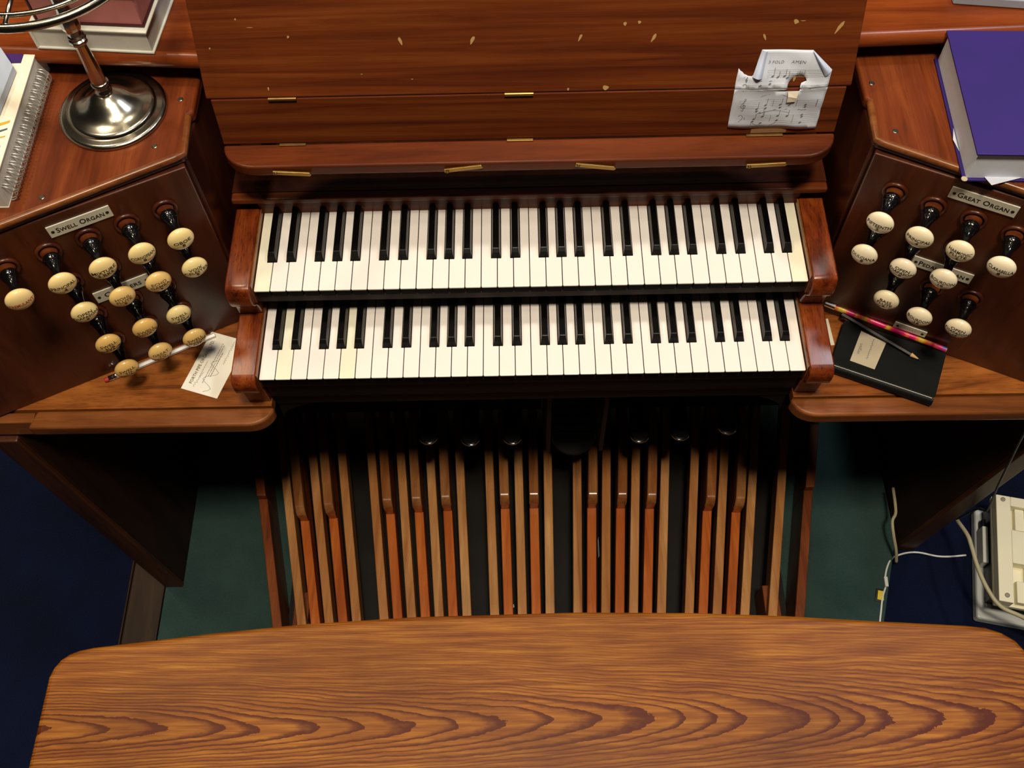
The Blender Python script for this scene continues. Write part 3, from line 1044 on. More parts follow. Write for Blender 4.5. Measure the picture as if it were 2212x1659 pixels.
low_o = [(0.2716, 0.0), (0.2712, -0.0607), (0.325, -0.0632), (0.3793, -0.0640), (0.3911, -0.0653), (0.3920, -0.0450), (0.3913, -0.0331), (0.3933, 0.0), (0.3565, 0.0), (0.3560, -0.0027), (0.3480, -0.0034), (0.3409, -0.0038),
         (0.3380, -0.0045), (0.3300, -0.0046), (0.3230, -0.0040), (0.3290, -0.0030), (0.3360, -0.0028), (0.3402, 0.0)]
g = MB()
for o_ in (top_o, low_o):
    vs, fs = fill(o_)
    eps = 1e-6 if o_ is top_o else -1e-6
    g.add([sheet_pt(x, v + eps) for x, v in vs], fs)
pg = g.build('page', 'paper_white', sheet, SO, smooth=True)
sm = pg.modifiers.new('thickness', 'SOLIDIFY')
sm.thickness = 0.0002
# curled flaps
g = MB()
ROWS = 8
for i in range(ROWS + 1):
    f_ = i / ROWS
    a0 = Vector((0.3010 + (0.2921 - 0.3010) * f_, 0.0518 + (0.0168 - 0.0518) * f_))
    wid = 0.0075 + 0.0055 * f_
    for k in range(9):
        t = k / 8
        off = 0.0010 + 0.0055 * math.sin(math.pi * min(1, t * 1.02)) * (0.6 + 0.4 * f_)
        g.v.append(sheet_pt(a0.x + wid * t, a0.y - 0.0025 * t, off))
for i in range(ROWS):
    for k in range(8):
        g.f.append((i * 9 + k, i * 9 + k + 1, i * 9 + k + 10, i * 9 + k + 9))
        g.mi.append(0)
g.build('curled_flap', 'paper_flap', sheet, SO, smooth=True)
g = MB()
for i in range(9):
    f_ = i / 8
    a0 = Vector((0.3664 + 0.0285 * f_, 0.0500 - 0.0263 * f_))
    b0 = Vector((0.3672 + 0.0200 * f_, 0.0470 - 0.0320 * f_))
    for k in range(6):
        t = k / 5
        q = a0.lerp(b0, t)
        g.v.append(sheet_pt(q.x, q.y, 0.0006 + 0.0060 * math.sin(math.pi * t * 0.9) * math.sin(math.pi * (0.1 + 0.75 * f_))))
for i in range(8):
    for k in range(5):
        g.f.append((i * 6 + k, i * 6 + k + 1, i * 6 + k + 7, i * 6 + k + 6))
        g.mi.append(0)
g.build('folded_corner', 'paper_flap', sheet, SO, smooth=True)
g = MB()                                               # torn scrap hanging below the hole
g.add([sheet_pt(x, v, o_) for x, v, o_ in ((0.3420, -0.0040, 0.0006), (0.3558, -0.0032, 0.0006), (0.3545, -0.0125, 0.003), (0.3540, -0.0190, 0.0025), (0.3430, -0.0205, 0.003), (0.3428, -0.0110, 0.0035))], [(0, 1, 2, 5), (5, 2, 3, 4)])
g.build('torn_scrap', 'paper_cream', sheet, SO)
# handwriting
g = MB()


def ln(p, q, w=0.0005, off=0.0004):
    (x0, v0), (x1, v1) = p, q
    n_ = max(1, int(math.hypot(x1 - x0, v1 - v0) / 0.004))
    dx, dv = x1 - x0, v1 - v0
    L_ = math.hypot(dx, dv) or 1
    nx, nv = -dv / L_ * w / 2, dx / L_ * w / 2
    for i in range(n_):
        a_, b_ = i / n_, (i + 1) / n_
        ax_, av_, bx_, bv_ = x0 + dx * a_, v0 + dv * a_, x0 + dx * b_, v0 + dv * b_
        g.add([sheet_pt(ax_ - nx, av_ - nv, off), sheet_pt(bx_ - nx, bv_ - nv, off), sheet_pt(bx_ + nx, bv_ + nv, off), sheet_pt(ax_ + nx, av_ + nv, off)], [(0, 1, 2, 3)])


def note(x, v, stem=0.009, r=0.0014):
    pts = []
    for k in range(8):
        t = 2 * math.pi * k / 8
        pts.append(sheet_pt(x + r * 1.3 * math.cos(t), v + r * 0.9 * math.sin(t) + r * 0.5 * math.cos(t), 0.00045))
    g.add(pts, [tuple(range(8))])
    if stem:
        sx = x + (r * 1.2 if stem > 0 else -r * 1.2)
        ln((sx, v), (sx + 0.0006, v + stem), 0.0006)


def arcl(pts, w=0.0005):
    for a_, b_ in zip(pts, pts[1:]):
        ln(a_, b_, w)


for t, x, v, sz in (('3 FOLD', 0.3215, 0.0350, 0.0062), ('AMEN', 0.3500, 0.0347, 0.0066)):
    vs, fs, w, h = text_geo(t, sz, 0.0, 0.15, spacing=1.1)
    g.add([sheet_pt(x + a_ * (0.020 / w if t[0] == '3' else 0.0185 / w), v + b_ * 0.9, 0.0004) for a_, b_ in vs], fs)
hand = g
g = MB()
for x0, x1, v0, v1 in ((0.3115, 0.3925, 0.0245, 0.0152), (0.2802, 0.338, 0.0052, -0.0028), (0.358, 0.3920, 0.0040, -0.0040), (0.2801, 0.3885, -0.0172, -0.0286), (0.2790, 0.3890, -0.0412, -0.0530)):
    for k in range(5):
        ln((x0, v0 + (v1 - v0) * k / 4), (x1, v0 + (v1 - v0) * k / 4 - 0.0006), 0.00035, 0.0003)
g.build('stave_lines', 'pencil_grey', sheet, SO)
g = hand
for x, v, st in ((0.319, 0.0165, 0.011), (0.326, 0.0150, 0.008), (0.3345, 0.0160, 0.009), (0.3165, 0.0065, 0), (0.3040, 0.0045, -0.008), (0.3385, 0.0135, 0.009),
                 (0.3050, -0.0300, 0.010), (0.3165, -0.0255, 0.010), (0.3360, -0.0255, 0.010), (0.3480, -0.0265, 0.008), (0.3055, -0.0335, 0), (0.3170, -0.0300, -0.010), (0.3365, -0.0300, 0), (0.3690, -0.0250, 0), (0.3692, -0.0285, 0),
                 (0.3040, -0.0470, 0.008), (0.3150, -0.0430, 0.009), (0.3355, -0.0430, 0.009), (0.3480, -0.0430, 0.009), (0.3030, -0.0510, -0.007), (0.3145, -0.0545, -0.007), (0.3355, -0.0500, 0), (0.3675, -0.0415, 0), (0.3680, -0.0445, 0), (0.3670, -0.0530, 0)):
    note(x, v, st)
for x, a_, b_ in ((0.3600, 0.0245, 0.0180), (0.3540, 0.0230, 0.0185), (0.3265, -0.0172, -0.0286), (0.3575, -0.0172, -0.0286), (0.3265, -0.0412, -0.053), (0.3565, -0.0412, -0.053), (0.3590, 0.0038, -0.0036), (0.3835, -0.0170, -0.0280), (0.3842, -0.0170, -0.0280)):
    ln((x, a_), (x - 0.0006, b_), 0.0005)
arcl([(0.3080 + 0.034 * k / 10, -0.0125 + 0.0045 * math.sin(math.pi * k / 10)) for k in range(11)], 0.0005)
arcl([(0.3050 + 0.045 * k / 10, -0.0385 + 0.0040 * math.sin(math.pi * k / 10)) for k in range(11)], 0.0005)
arcl([(0.3025 + 0.033 * k / 10, -0.0530 - 0.0080 * math.sin(math.pi * k / 10)) for k in range(11)], 0.0005)
arcl([(0.3100, -0.0350), (0.3085, -0.0372), (0.3120, -0.0372), (0.3100, -0.0350)], 0.0005)


def treble(x, v, s_):
    arcl([(x + s_ * a_, v + s_ * b_) for a_, b_ in ((-0.3, -1.25), (0.05, -1.35), (0.1, -1.1), (0.0, 0.2), (0.15, 1.2), (0.35, 1.3), (0.3, 0.9), (-0.3, 0.2), (-0.45, -0.35), (-0.1, -0.75), (0.4, -0.5), (0.35, -0.05), (-0.05, 0.0), (-0.1, -0.3))], 0.0006)


def bass(x, v, s_):
    arcl([(x + s_ * a_, v + s_ * b_) for a_, b_ in ((-0.4, 0.3), (-0.35, 0.65), (0.1, 0.75), (0.4, 0.4), (0.3, -0.2), (-0.3, -0.9))], 0.0006)
    ln((x + s_ * 0.75, v + s_ * 0.3), (x + s_ * 0.80, v - s_ * 0.3), 0.0007)


treble(0.2865, -0.0235, 0.0072)
treble(0.2855, 0.0125, 0.0030)
bass(0.2845, 0.0020, 0.0060)
bass(0.2860, -0.0460, 0.0068)
for x, v in ((0.3040, 0.0105), (0.3170, 0.0100), (0.3620, -0.0335), (0.3660, -0.0340), (0.3700, -0.0336), (0.3300, -0.0335), (0.3450, -0.0332)):
    ln((x - 0.0018, v), (x + 0.0018, v + 0.0007), 0.0006)
g.build('handwriting', 'ink', sheet, SO)
g = MB()
g.add([desk_pt(0.304, -0.0640, 0.0006), desk_pt(0.352, -0.0640, 0.0006), desk_pt(0.352, -0.0715, 0.0006), desk_pt(0.304, -0.0715, 0.0006)], [(0, 1, 2, 3)])
g.build('tape', 'tape', sheet, SO)

# ------------------------------------------------------------------ pedalboard
ZP = -0.75
ped = thing('pedalboard', 'radiating wooden pedalboard with thirty notes on the green carpet', 'pedalboard', (0, 0.1, FL))


def ray_x(i, y):
    """x of the i-th natural (0..17, may be fractional) at depth y"""
    sp = 0.0642 + (0.057 - 0.0642) * (0.175 - y) / 0.305
    return 0.0055 + (i - 8.5) * sp


def stick(i, w, y0, y1, z0, z1, name, mat):
    g = MB()
    vs = []
    for z in (z0, z1):
        for y in (y0, y1):
            x = ray_x(i, y)
            vs += [(x - w / 2, y, z), (x + w / 2, y, z)]
    g.add(vs, [(0, 2, 3, 1), (4, 5, 7, 6), (0, 1, 5, 4), (2, 6, 7, 3), (0, 4, 6, 2), (1, 3, 7, 5)])
    return g.build(name, mat, ped, (ray_x(i, 0), 0, ZP), bevel=0.0018)


for i in range(18):
    stick(i, 0.0188, -0.34, 0.46, ZP - 0.055, ZP, 'natural_pedal', 'pedal_natural')
for i in range(17):
    if NAMES[i % 7] in ('E', 'B'):
        continue
    j = i + 0.5
    sp = stick(j, 0.0195, -0.34, 0.46, ZP - 0.055, ZP - 0.001, 'sharp_pedal', 'pedal_sharp')
    xc = ray_x(j, 0.09)
    yf = 0.0935 - 0.085 * xc * xc
    yb = 0.30
    prof = [(yb, ZP - 0.0008), (yf + 0.001, ZP - 0.0008), (yf, ZP + 0.030)] + [(yf + 0.018 * (1 - math.cos(math.radians(a_))), ZP + 0.030 + 0.0225 * math.sin(math.radians(a_))) for a_ in (15, 30, 45, 60, 75, 90)] + [(yf + 0.05, ZP + 0.0525), (yb, ZP + 0.046)]
    g = MB()
    n_ = len(prof)
    vs = []
    for sx in (-1, 1):
        vs += [(ray_x(j, y) + sx * 0.0100, y, z) for y, z in prof]
    g.add(vs, [tuple(range(n_ - 1, -1, -1)), tuple(range(n_, 2 * n_))] + [(k, (k + 1) % n_, n_ + (k + 1) % n_, n_ + k) for k in range(n_)])
    for fi in range(2, 2 + n_):
        if fi - 2 in (1,):
            g.mi[fi] = 1
    cap = g.build('sharp_block', ('sharp_cap', 'pedal_sharp'), sp, ORG[sp.name], bevel=0.0022, seg=2)
    smooth_by_angle(cap, 30)
for s in (-1, 1):
    def sx_(y): return 0.008 + s * (0.607 + (y - 0.175) * 0.215)
    g = MB()
    for (ya, yb, zt) in ((-0.36, 0.135, -0.768), (0.1355, 0.46, -0.752)):
        vs = []
        for z in (FL + 0.0005, zt):
            for y in (ya, yb):
                vs += [(sx_(y) - 0.010, y, z), (sx_(y) + 0.010, y, z)]
        g = MB().add(vs, [(0, 2, 3, 1), (4, 5, 7, 6), (0, 1, 5, 4), (2, 6, 7, 3), (0, 4, 6, 2), (1, 3, 7, 5)])
        g.build('side_cheek', 'pedal_frame', ped, (sx_(0), 0, -0.8), bevel=0.002)
    xa = ray_x(-0.35 if s < 0 else 17.35, -0.2)
    MB().box(xa - 0.016, xa + 0.016, -0.34, -0.075, -0.86, -0.776).build('guide_block', 'pedal_frame', ped, (xa, -0.2, -0.8), bevel=0.002)
MB().box(-0.53, 0.545, -0.36, -0.342, FL + 0.0005, -0.77).build('heel_rail', 'pedal_frame', ped)
MB().box(-0.68, 0.69, 0.462, 0.478, FL + 0.0005, -0.74).build('toe_rail', 'black_wood', ped)
MB().box(-0.53, 0.545, -0.34, 0.46, FL + 0.0005, -0.862).build('bottom_board', 'device_black' if False else 'black_wood', ped)

# crumbs and scraps of paper lying on the bottom board between the pedals
for x, y, w, d, lb in ((0.1465, 0.02, 0.0035, 0.05, 'long thin sliver of paper fallen between two pedals'), (-0.345, 0.03, 0.004, 0.004, 'round white speck lying in a gap between pedals'), (-0.045, -0.09, 0.004, 0.008, 'small white scrap of paper lying near the bench under the pedals')):
    tag(MB().prism([(x, y), (x + w, y + d * 0.1), (x + w * 0.8, y + d), (x + w * 0.2, y + d * 0.8)], -0.8619, -0.8612).build('paper_scrap', 'paper_white', None, (x, y, -0.862)), lb, 'litter', 'litter under the pedals')

# composition pedals and the swell pedal
LAB = ['outermost iron toe piston on the Swell-knob side of the swell pedal', 'middle iron toe piston of the three on the Swell-knob side', 'iron toe piston close to the swell pedal on its Swell-knob side',
       'iron toe piston close to the swell pedal on its Great-knob side', 'middle iron toe piston of the three on the Great-knob side', 'outermost iron toe piston on the Great-knob side of the swell pedal']
for (x, z), lb in zip(((-0.1988, -0.474), (-0.1178, -0.484), (-0.0359, -0.481), (0.2116, -0.482), (0.2894, -0.475), (0.3765, -0.452)), LAB):
    t = thing('toe_piston', lb, 'toe piston', (x, 0.304, z), 'iron toe pistons')
    RP, YT = 0.0170, 0.137
    pts = [(x - RP, 0.3045), (x - RP, YT)]
    for k in range(1, 12):
        a = math.pi + math.pi * k / 12
        pts.append((x + RP * math.cos(a), YT + RP * math.sin(a)))
    pts += [(x + RP, YT), (x + RP, 0.3045)]
    MB().prism(pts, z - 0.005, z + 0.003).build('lever', 'iron', t, (x, 0.25, z), bevel=0.002, seg=2)
    rim = [(x + RP * math.cos(math.pi + math.pi * k / 16), YT + RP * math.sin(math.pi + math.pi * k / 16), z + 0.001) for k in range(17)]
    r = MB().tube(rim, 0.0024, 10).build('rim', 'chrome', t, (x, 0.25, z))
    smooth_by_angle(r, 60)
t = thing('swell_pedal', 'black swell pedal with rounded toe hanging in the middle of the knee panel', 'pedal', (0.089, 0.29, -0.66))
pts = [(0.042, 0.0)]
for k in range(13):
    a = math.pi + math.pi * k / 12
    pts.append((0.089 + 0.047 * math.cos(a), -0.130 + 0.047 * math.sin(a)))
pts += [(0.136, 0.0)]
g = MB()
n_ = len(pts)
dirv = Vector((0, -0.80, -0.60))
nrm = Vector((0, 0.60, -0.80))
P0 = Vector((0, 0.300, -0.515))
vs = []
for o_ in (0, 0.010):
    for x, q in pts:
        p = P0 + dirv * (-q) + nrm * o_
        vs.append((x, p.y, p.z))
g.add(vs, [tuple(range(n_)), tuple(range(2 * n_ - 1, n_ - 1, -1))] + [(k, (k + 1) % n_, n_ + (k + 1) % n_, n_ + k) for k in range(n_)])
g.build('shoe', 'iron', t, (0.089, 0.25, -0.6), bevel=0.003, seg=3)
for k in range(7):
    q = 0.02 + k * 0.018
    p = P0 + dirv * q - nrm * 0.0012
    MB().box(0.050, 0.128, p.y - 0.002, p.y + 0.002, p.z - 0.002, p.z + 0.002).build('tread_rib', 'iron', t, (0.089, p.y, p.z))
MB().box(0.070, 0.108, 0.2995, 0.40, -0.56, -0.50).build('hanger', 'iron', t, (0.089, 0.35, -0.53), bevel=0.002)

# ------------------------------------------------------------------ bench
ben = thing('organ_bench', 'long pine organ bench with rounded corners and bold arched grain', 'bench', (0, -0.46, FL))
fr = [(-0.735, -0.610), (-0.7345, -0.500), (-0.7325, -0.3700), (-0.7280, -0.3560), (-0.7200, -0.3440), (-0.7080, -0.3350), (-0.6930, -0.3295), (-0.6738, -0.3255), (-0.6042, -0.3180), (-0.4998, -0.3065), (-0.3522, -0.2935), (-0.1821, -0.2850),
      (0.0664, -0.2815), (0.243, -0.2850), (0.3831, -0.2918), (0.5216, -0.3020), (0.6500, -0.3105), (0.6800, -0.3145), (0.7020, -0.3225), (0.7200, -0.3350), (0.7300, -0.3500), (0.7340, -0.3680), (0.7350, -0.500), (0.735, -0.610)]
fr = fr[::-1]
MB().prism(fr, -0.270, -0.240).build('seat', 'bench_pine', ben, (0, -0.446, -0.24), bevel=0.007, seg=3)
for s in (-1, 1):
    MB().box(s * 0.63 - 0.014, s * 0.63 + 0.014, -0.585, -0.355, FL + 0.0005, -0.2705).build('leg_panel', 'dark_wood', ben, (s * 0.63, -0.47, -0.5), bevel=0.003)
MB().box(-0.6155, 0.6155, -0.55, -0.53, -0.72, -0.62).build('stretcher', 'dark_wood', ben, (0, -0.54, -0.67), bevel=0.003)

# ------------------------------------------------------------------ lamp stand
LX, LY, LZ = -0.5535, 0.2535, 0.288
lamp = thing('lamp_stand', 'tarnished silver table lamp stand with domed round foot and open ring', 'lamp', (LX, LY, LZ))
smooth_by_angle(MB().lathe([(0.0003, 0.069), (0.0015, 0.0712), (0.004, 0.0715), (0.0062, 0.0700), (0.0072, 0.0660), (0.0076, 0.0610), (0.0082, 0.0588), (0.0108, 0.0580), (0.0126, 0.0560), (0.0134, 0.0525), (0.0145, 0.0470), (0.0165, 0.0410), (0.0198, 0.0350), (0.0238, 0.0295), (0.0280, 0.0240), (0.0316, 0.0185), (0.0343, 0.0130), (0.0360, 0.0100)],
                           (LX, LY, LZ), seg=64).build('foot', 'silver_dull', lamp, (LX, LY, LZ)), 50)
smooth_by_angle(MB().lathe([(0.0362, 0.0100), (0.0380, 0.0112), (0.0400, 0.0112), (0.0420, 0.0085), (0.0450, 0.0080), (0.0470, 0.0095), (0.0500, 0.0118), (0.0520, 0.0118), (0.0545, 0.0100)], (LX, LY, LZ), seg=32).build('collar', 'silver', lamp, (LX, LY, LZ)), 60)
smooth_by_angle(MB().lathe([(0.0546, 0.0098), (0.060, 0.0098), (0.090, 0.0084), (0.116, 0.0074), (0.1175, 0.0095), (0.1195, 0.0112), (0.1220, 0.0118), (0.1245, 0.0112), (0.1262, 0.0092), (0.128, 0.0100), (0.1300, 0.0104), (0.132, 0.0088), (0.1365, 0.0084), (0.1385, 0.0100), (0.1415, 0.0112), (0.1480, 0.0118), (0.1570, 0.0112), (0.1640, 0.0094), (0.1700, 0.0082), (0.25, 0.0070), (0.262, 0.0075)],
                           (LX, LY, LZ), seg=10).build('stem', 'silver', lamp, (LX, LY, LZ)), 30)
ZR = 0.540
for r_, rad, dz in ((0.1275, 0.0052, 0), (0.1115, 0.0030, 0.004)):
    pts = [(LX + r_ * math.cos(2 * math.pi * k / 72), LY + r_ * math.sin(2 * math.pi * k / 72), ZR + dz) for k in range(72)]
    rg = MB().tube(pts, rad, 10, closed=True).build('ring', 'silver_dull', lamp, (LX, LY, ZR))
    smooth_by_angle(rg, 60)
for k in range(3):
    a = math.radians(150 + 120 * k)
    pts = [(LX + r_ * math.cos(a), LY + r_ * math.sin(a), ZR + h) for r_, h in ((0.006, 0.005), (0.05, 0.010), (0.09, 0.006), (0.126, 0.002))]
    MB().tube(pts, 0.0028, 8).build('arm', 'silver_dull', lamp, (LX, LY, ZR), smooth=True)
smooth_by_angle(MB().lathe([(0.2622, 0.010), (0.266, 0.012), (0.290, 0.012), (0.294, 0.010)], (LX, LY, LZ), seg=24).build('socket', 'silver_dull', lamp, (LX, LY, ZR)), 40)


# ------------------------------------------------------------------ books
def rot2(p, c, a):
    x, y = p[0] - c[0], p[1] - c[1]
    return (c[0] + x * math.cos(a) - y * math.sin(a), c[1] + x * math.sin(a) + y * math.cos(a))


def hard_book(name, label, corner, ang, w, d, z0, th, cover, pages, ct=0.0025, over=0.004, spine='left', group=None):
    """corner: front-left corner in plan; w to the right, d to the back"""
    t = thing(name, label, 'book', (corner[0], corner[1], z0), group)

    def bxr(x0, x1, y0, y1, za, zb):
        q = [rot2((corner[0] + x, corner[1] + y), corner, ang) for x, y in ((x0, y0), (x1, y0), (x1, y1), (x0, y1))]
        return MB().prism(q, za, zb)
    o = (corner[0], corner[1], z0)
    bxr(0, w, 0, d, z0, z0 + ct).build('back_cover', cover, t, o, bevel=0.0008)
    bxr(0, w, 0, d, z0 + th - ct, z0 + th).build('front_cover', cover, t, o, bevel=0.0008)
    if spine == 'left':
        px0, px1, py0, py1 = ct + 0.0003, w - over, over, d - over
        bxr(0, ct, 0, d, z0 + ct + 0.0002, z0 + th - ct - 0.0002).build('spine', cover, t, o, bevel=0.0006)
    elif spine == 'right':
        px0, px1, py0, py1 = over, w - ct - 0.0003, over, d - over
        bxr(w - ct, w, 0, d, z0 + ct + 0.0002, z0 + th - ct - 0.0002).build('spine', cover, t, o, bevel=0.0006)
    else:
        px0, px1, py0, py1 = over, w - over, over, d - ct - 0.0003
        bxr(0, w, d - ct, d, z0 + ct + 0.0002, z0 + th - ct - 0.0002).build('spine', cover, t, o, bevel=0.0006)
    bxr(px0, px1, py0, py1, z0 + ct + 0.0002, z0 + th - ct - 0.0002).build('page_block', pages, t, o)
    return t


plain('page_blue', 'e4ecfa', 0.8, var=0.06, vscale=120)
hard_book('hymn_book', 'thick white hardback under a red-edged book on the raised shelf', (-0.6515, 0.3225), math.radians(-5.4), 0.1600, 0.22, 0.3352, 0.036, 'cover_white', 'page_block', ct=0.003, over=0.003, spine='left')
hard_book('red_edged_book', 'maroon book with faded red page edges stacked on a white hardback', (-0.6385, 0.3290), math.radians(-5.0), 0.1440, 0.20, 0.3716, 0.050, 'cover_maroon', 'cover_red_edge', ct=0.0025, over=0.003, spine='left')
pb = hard_book('purple_book', 'thick purple cloth hardback with pale blue page edges on the jamb top', (0.5425, 0.1040), math.radians(-2.5), 0.24, 0.2135, 0.2884, 0.050, 'purple_cloth', 'page_blue', ct=0.003, over=0.004, spine='right')
o = (0.5425, 0.1040, 0.2884)
MB().add([(0.568, 0.108, 0.2935), (0.615, 0.1045, 0.2935), (0.575, 0.094, 0.2925)], [(0, 1, 2)]).build('torn_page', 'paper_white', pb, o)
MB().add([(0.5490, 0.19, 0.2925), (0.5475, 0.150, 0.2925), (0.5440, 0.170, 0.2925)], [(0, 1, 2)]).build('torn_page', 'paper_white', pb, o)
MB().lathe([(0, 0.004), (0.0008, 0.004), (0.001, 0.003)], (0.5440, 0.1055, 0.2915), seg=10).build('worn_corner', 'label_beige', pb, o)

# wire-bound music book
sb = thing('wire_bound_book', 'thick wire-bound music book with colourful cover beside the silver lamp', 'book', (-0.74, 0.21, 0.288))
SBO = (-0.74, 0.21, 0.288)
MB().box(-0.83, -0.6570, 0.092, 0.336, 0.2883, 0.2895).build('back_cover', 'cover_white', sb, SBO)
MB().box(-0.829, -0.6575, 0.093, 0.335, 0.2896, 0.3285).build('page_block', 'page_block', sb, SBO)
MB().box(-0.83, -0.6565, 0.092, 0.336, 0.3286, 0.3300).build('front_cover', 'paper_cream', sb, SBO)
zc = 0.3302
MB().box(-0.80, -0.6715, 0.302, 0.3355, zc, zc + 0.0002).build('cover_print', 'purple_print', sb, SBO)
MB().add([(-0.695, 0.302, zc), (-0.687, 0.302, zc), (-0.6935, 0.16, zc), (-0.7035, 0.16, zc)], [(0, 1, 2, 3)]).build('cover_print', 'purple_print', sb, SBO)
for k, (mt, x0, y0, x1, y1, w) in enumerate((('print_yellow', -0.700, 0.178, -0.662, 0.196, 0.008), ('print_slate', -0.700, 0.166, -0.662, 0.184, 0.006), ('print_yellow', -0.700, 0.158, -0.662, 0.172, 0.004), ('print_red', -0.700, 0.142, -0.664, 0.152, 0.010),
                                            ('print_yellow', -0.700, 0.128, -0.664, 0.136, 0.005), ('print_blue', -0.700, 0.118, -0.662, 0.124, 0.008), ('print_yellow', -0.700, 0.106, -0.662, 0.110, 0.006))):
    z = zc + 0.0002 + k * 0.00005
    MB().add([(x0, y0, z), (x1, y1, z), (x1, y1 + w * 0.5, z), (x0, y0 + w, z)], [(0, 1, 2, 3)]).build('cover_print', mt, sb, SBO)
MB().box(-0.694, -0.674, 0.3352, 0.345, 0.3286, 0.3296).build('index_tab', 'pink_tab', sb, SBO)
vs, fs, w_, h_ = text_geo('S', 0.014, 0.02)
MB().add([(-0.679 - y * 0.0 + x, 0.246 + y, zc + 0.0001) for x, y in vs], fs).build('lettering', 'print_red', sb, SBO)
g = MB()
for k in range(17):
    for dy in (-0.0017, 0.0017):
        y = 0.106 + k * 0.0124 + dy
        pts = []
        for a in range(0, 15):
            t = math.radians(-115 + 215 * a / 14)
            pts.append((-0.6570 + 0.0120 * math.cos(t), y + dy * 0.8 * math.cos(t), 0.3020 + 0.0130 * math.sin(t)))
        g.tube(pts, 0.0009, 6)
g.build('wire_binding', 'wire', sb, SBO, smooth=True)
bk = MB().prism([(-0.83, 0.15), (-0.6790, 0.15), (-0.6725, 0.2842), (-0.6970, 0.3190), (-0.83, 0.3190)], 0.3315, 0.3425).build('booklet', 'booklet', None, (-0.74, 0.23, 0.3315), bevel=0.0006)
tag(bk, 'pale blue-grey booklet lying on the wire-bound music book', 'booklet')
wp = thing('white_folder', 'white folder with blue edge on the raised shelf behind the purple book', 'folder', (0.62, 0.37, 0.3353))
MB().prism([(0.572, 0.3690), (0.80, 0.3380), (0.80, 0.52), (0.572, 0.52)], 0.3353, 0.350).build('cover', 'booklet', wp, (0.62, 0.37, 0.335), bevel=0.002)
MB().prism([(0.576, 0.3730), (0.80, 0.3425), (0.80, 0.52), (0.576, 0.52)], 0.3503, 0.353).build('sheet', 'paper_white', wp, (0.62, 0.37, 0.335), bevel=0.0006)

# ------------------------------------------------------------------ small things on the key desk
ZD = -0.090
# business card
cx, cy = -0.5015, 0.0785
ca = math.radians(90 - 21.5)              # long edge runs up the desk
card = MB()
card.prism([(-0.5477, 0.0379), (-0.4816, 0.0161), (-0.4560, 0.0860), (-0.4690, 0.1300), (-0.5093, 0.1412)][0:2] + [(-0.4425, 0.1190), (-0.5093, 0.1412)], ZD + 0.0002, ZD + 0.0006)
co = thing('business_card', 'cream business card with ink smudge lying against the lower key cheek', 'card', (cx, cy, ZD))
# the card is set square to its own edges so its print can follow it
ex = Vector((-0.4816 + 0.5477, 0.0161 - 0.0379, 0)).normalized()      # short edge
ey = Vector((-ex.y, ex.x, 0))
cw, ch = 0.0625, 0.1090
ctr = Vector((-0.5477, 0.0379, 0)) + ex * cw / 2 + ey * ch / 2


def card_pt(x, y, z):
    p = ctr + ex * x + ey * y
    return (p.x, p.y, z)


cm = MB().box(-cw / 2, cw / 2, -ch / 2, ch / 2, 0.0002, 0.0006).mesh('stock', (0, 0, 0), ('card_cream',))
ORG[co.name] = (ctr.x, ctr.y, ZD)
co.location = (ctr.x, ctr.y, ZD + K)
co.rotation_euler = (0, 0, math.atan2(ex.y, ex.x))
link('stock', cm, co, (ctr.x, ctr.y, ZD))
g = MB()


def card_line(t, x, y0, size, width, bold=0.0, shear=0.0, mbx=None):
    """text running up the card (local +y), baseline facing right"""
    vs, fs, w, h = text_geo(t, size, bold, shear)
    k = width / w
    (mbx or g).add([(x - b * 1.0, y0 + width / 2 + a * k, 0.0009) for a, b in vs], fs)


card_line('FORTH PIPE ORGANS LTD.', -0.0210, -0.042, 0.0075, 0.082, 0.010)


def fine_print(mbx, x, y0, width, h):
    """a line of print too small to read: short broken bars"""
    y = y0
    while y < y0 + width:
        w_ = random.uniform(0.0012, 0.0046)
        mbx.add([(x - h / 2, y, 0.0009), (x + h / 2, y, 0.0009), (x + h / 2, y + w_, 0.0009), (x - h / 2, y + w_, 0.0009)], [(0, 1, 2, 3)])
        y += w_ + random.uniform(0.0006, 0.0012)


def scribble(mbx, P0, P1, amp, n_, z, w=0.00035):
    """illegible handwriting: a ragged zigzag between two points"""
    a, b = Vector((P0[0], P0[1], 0)), Vector((P1[0], P1[1], 0))
    d = (b - a).normalized()
    nn = Vector((-d.y, d.x, 0))
    pts = [a.lerp(b, k / n_) + nn * amp * random.uniform(0.3, 1.0) * (1 if k % 2 else -1) for k in range(n_ + 1)]
    for p, q in zip(pts, pts[1:]):
        e = (q - p).normalized() * w
        mbx.add([(p.x - e.y, p.y + e.x, z), (p.x + e.y, p.y - e.x, z), (q.x + e.y, q.y - e.x, z), (q.x - e.y, q.y + e.x, z)], [(0, 1, 2, 3)])


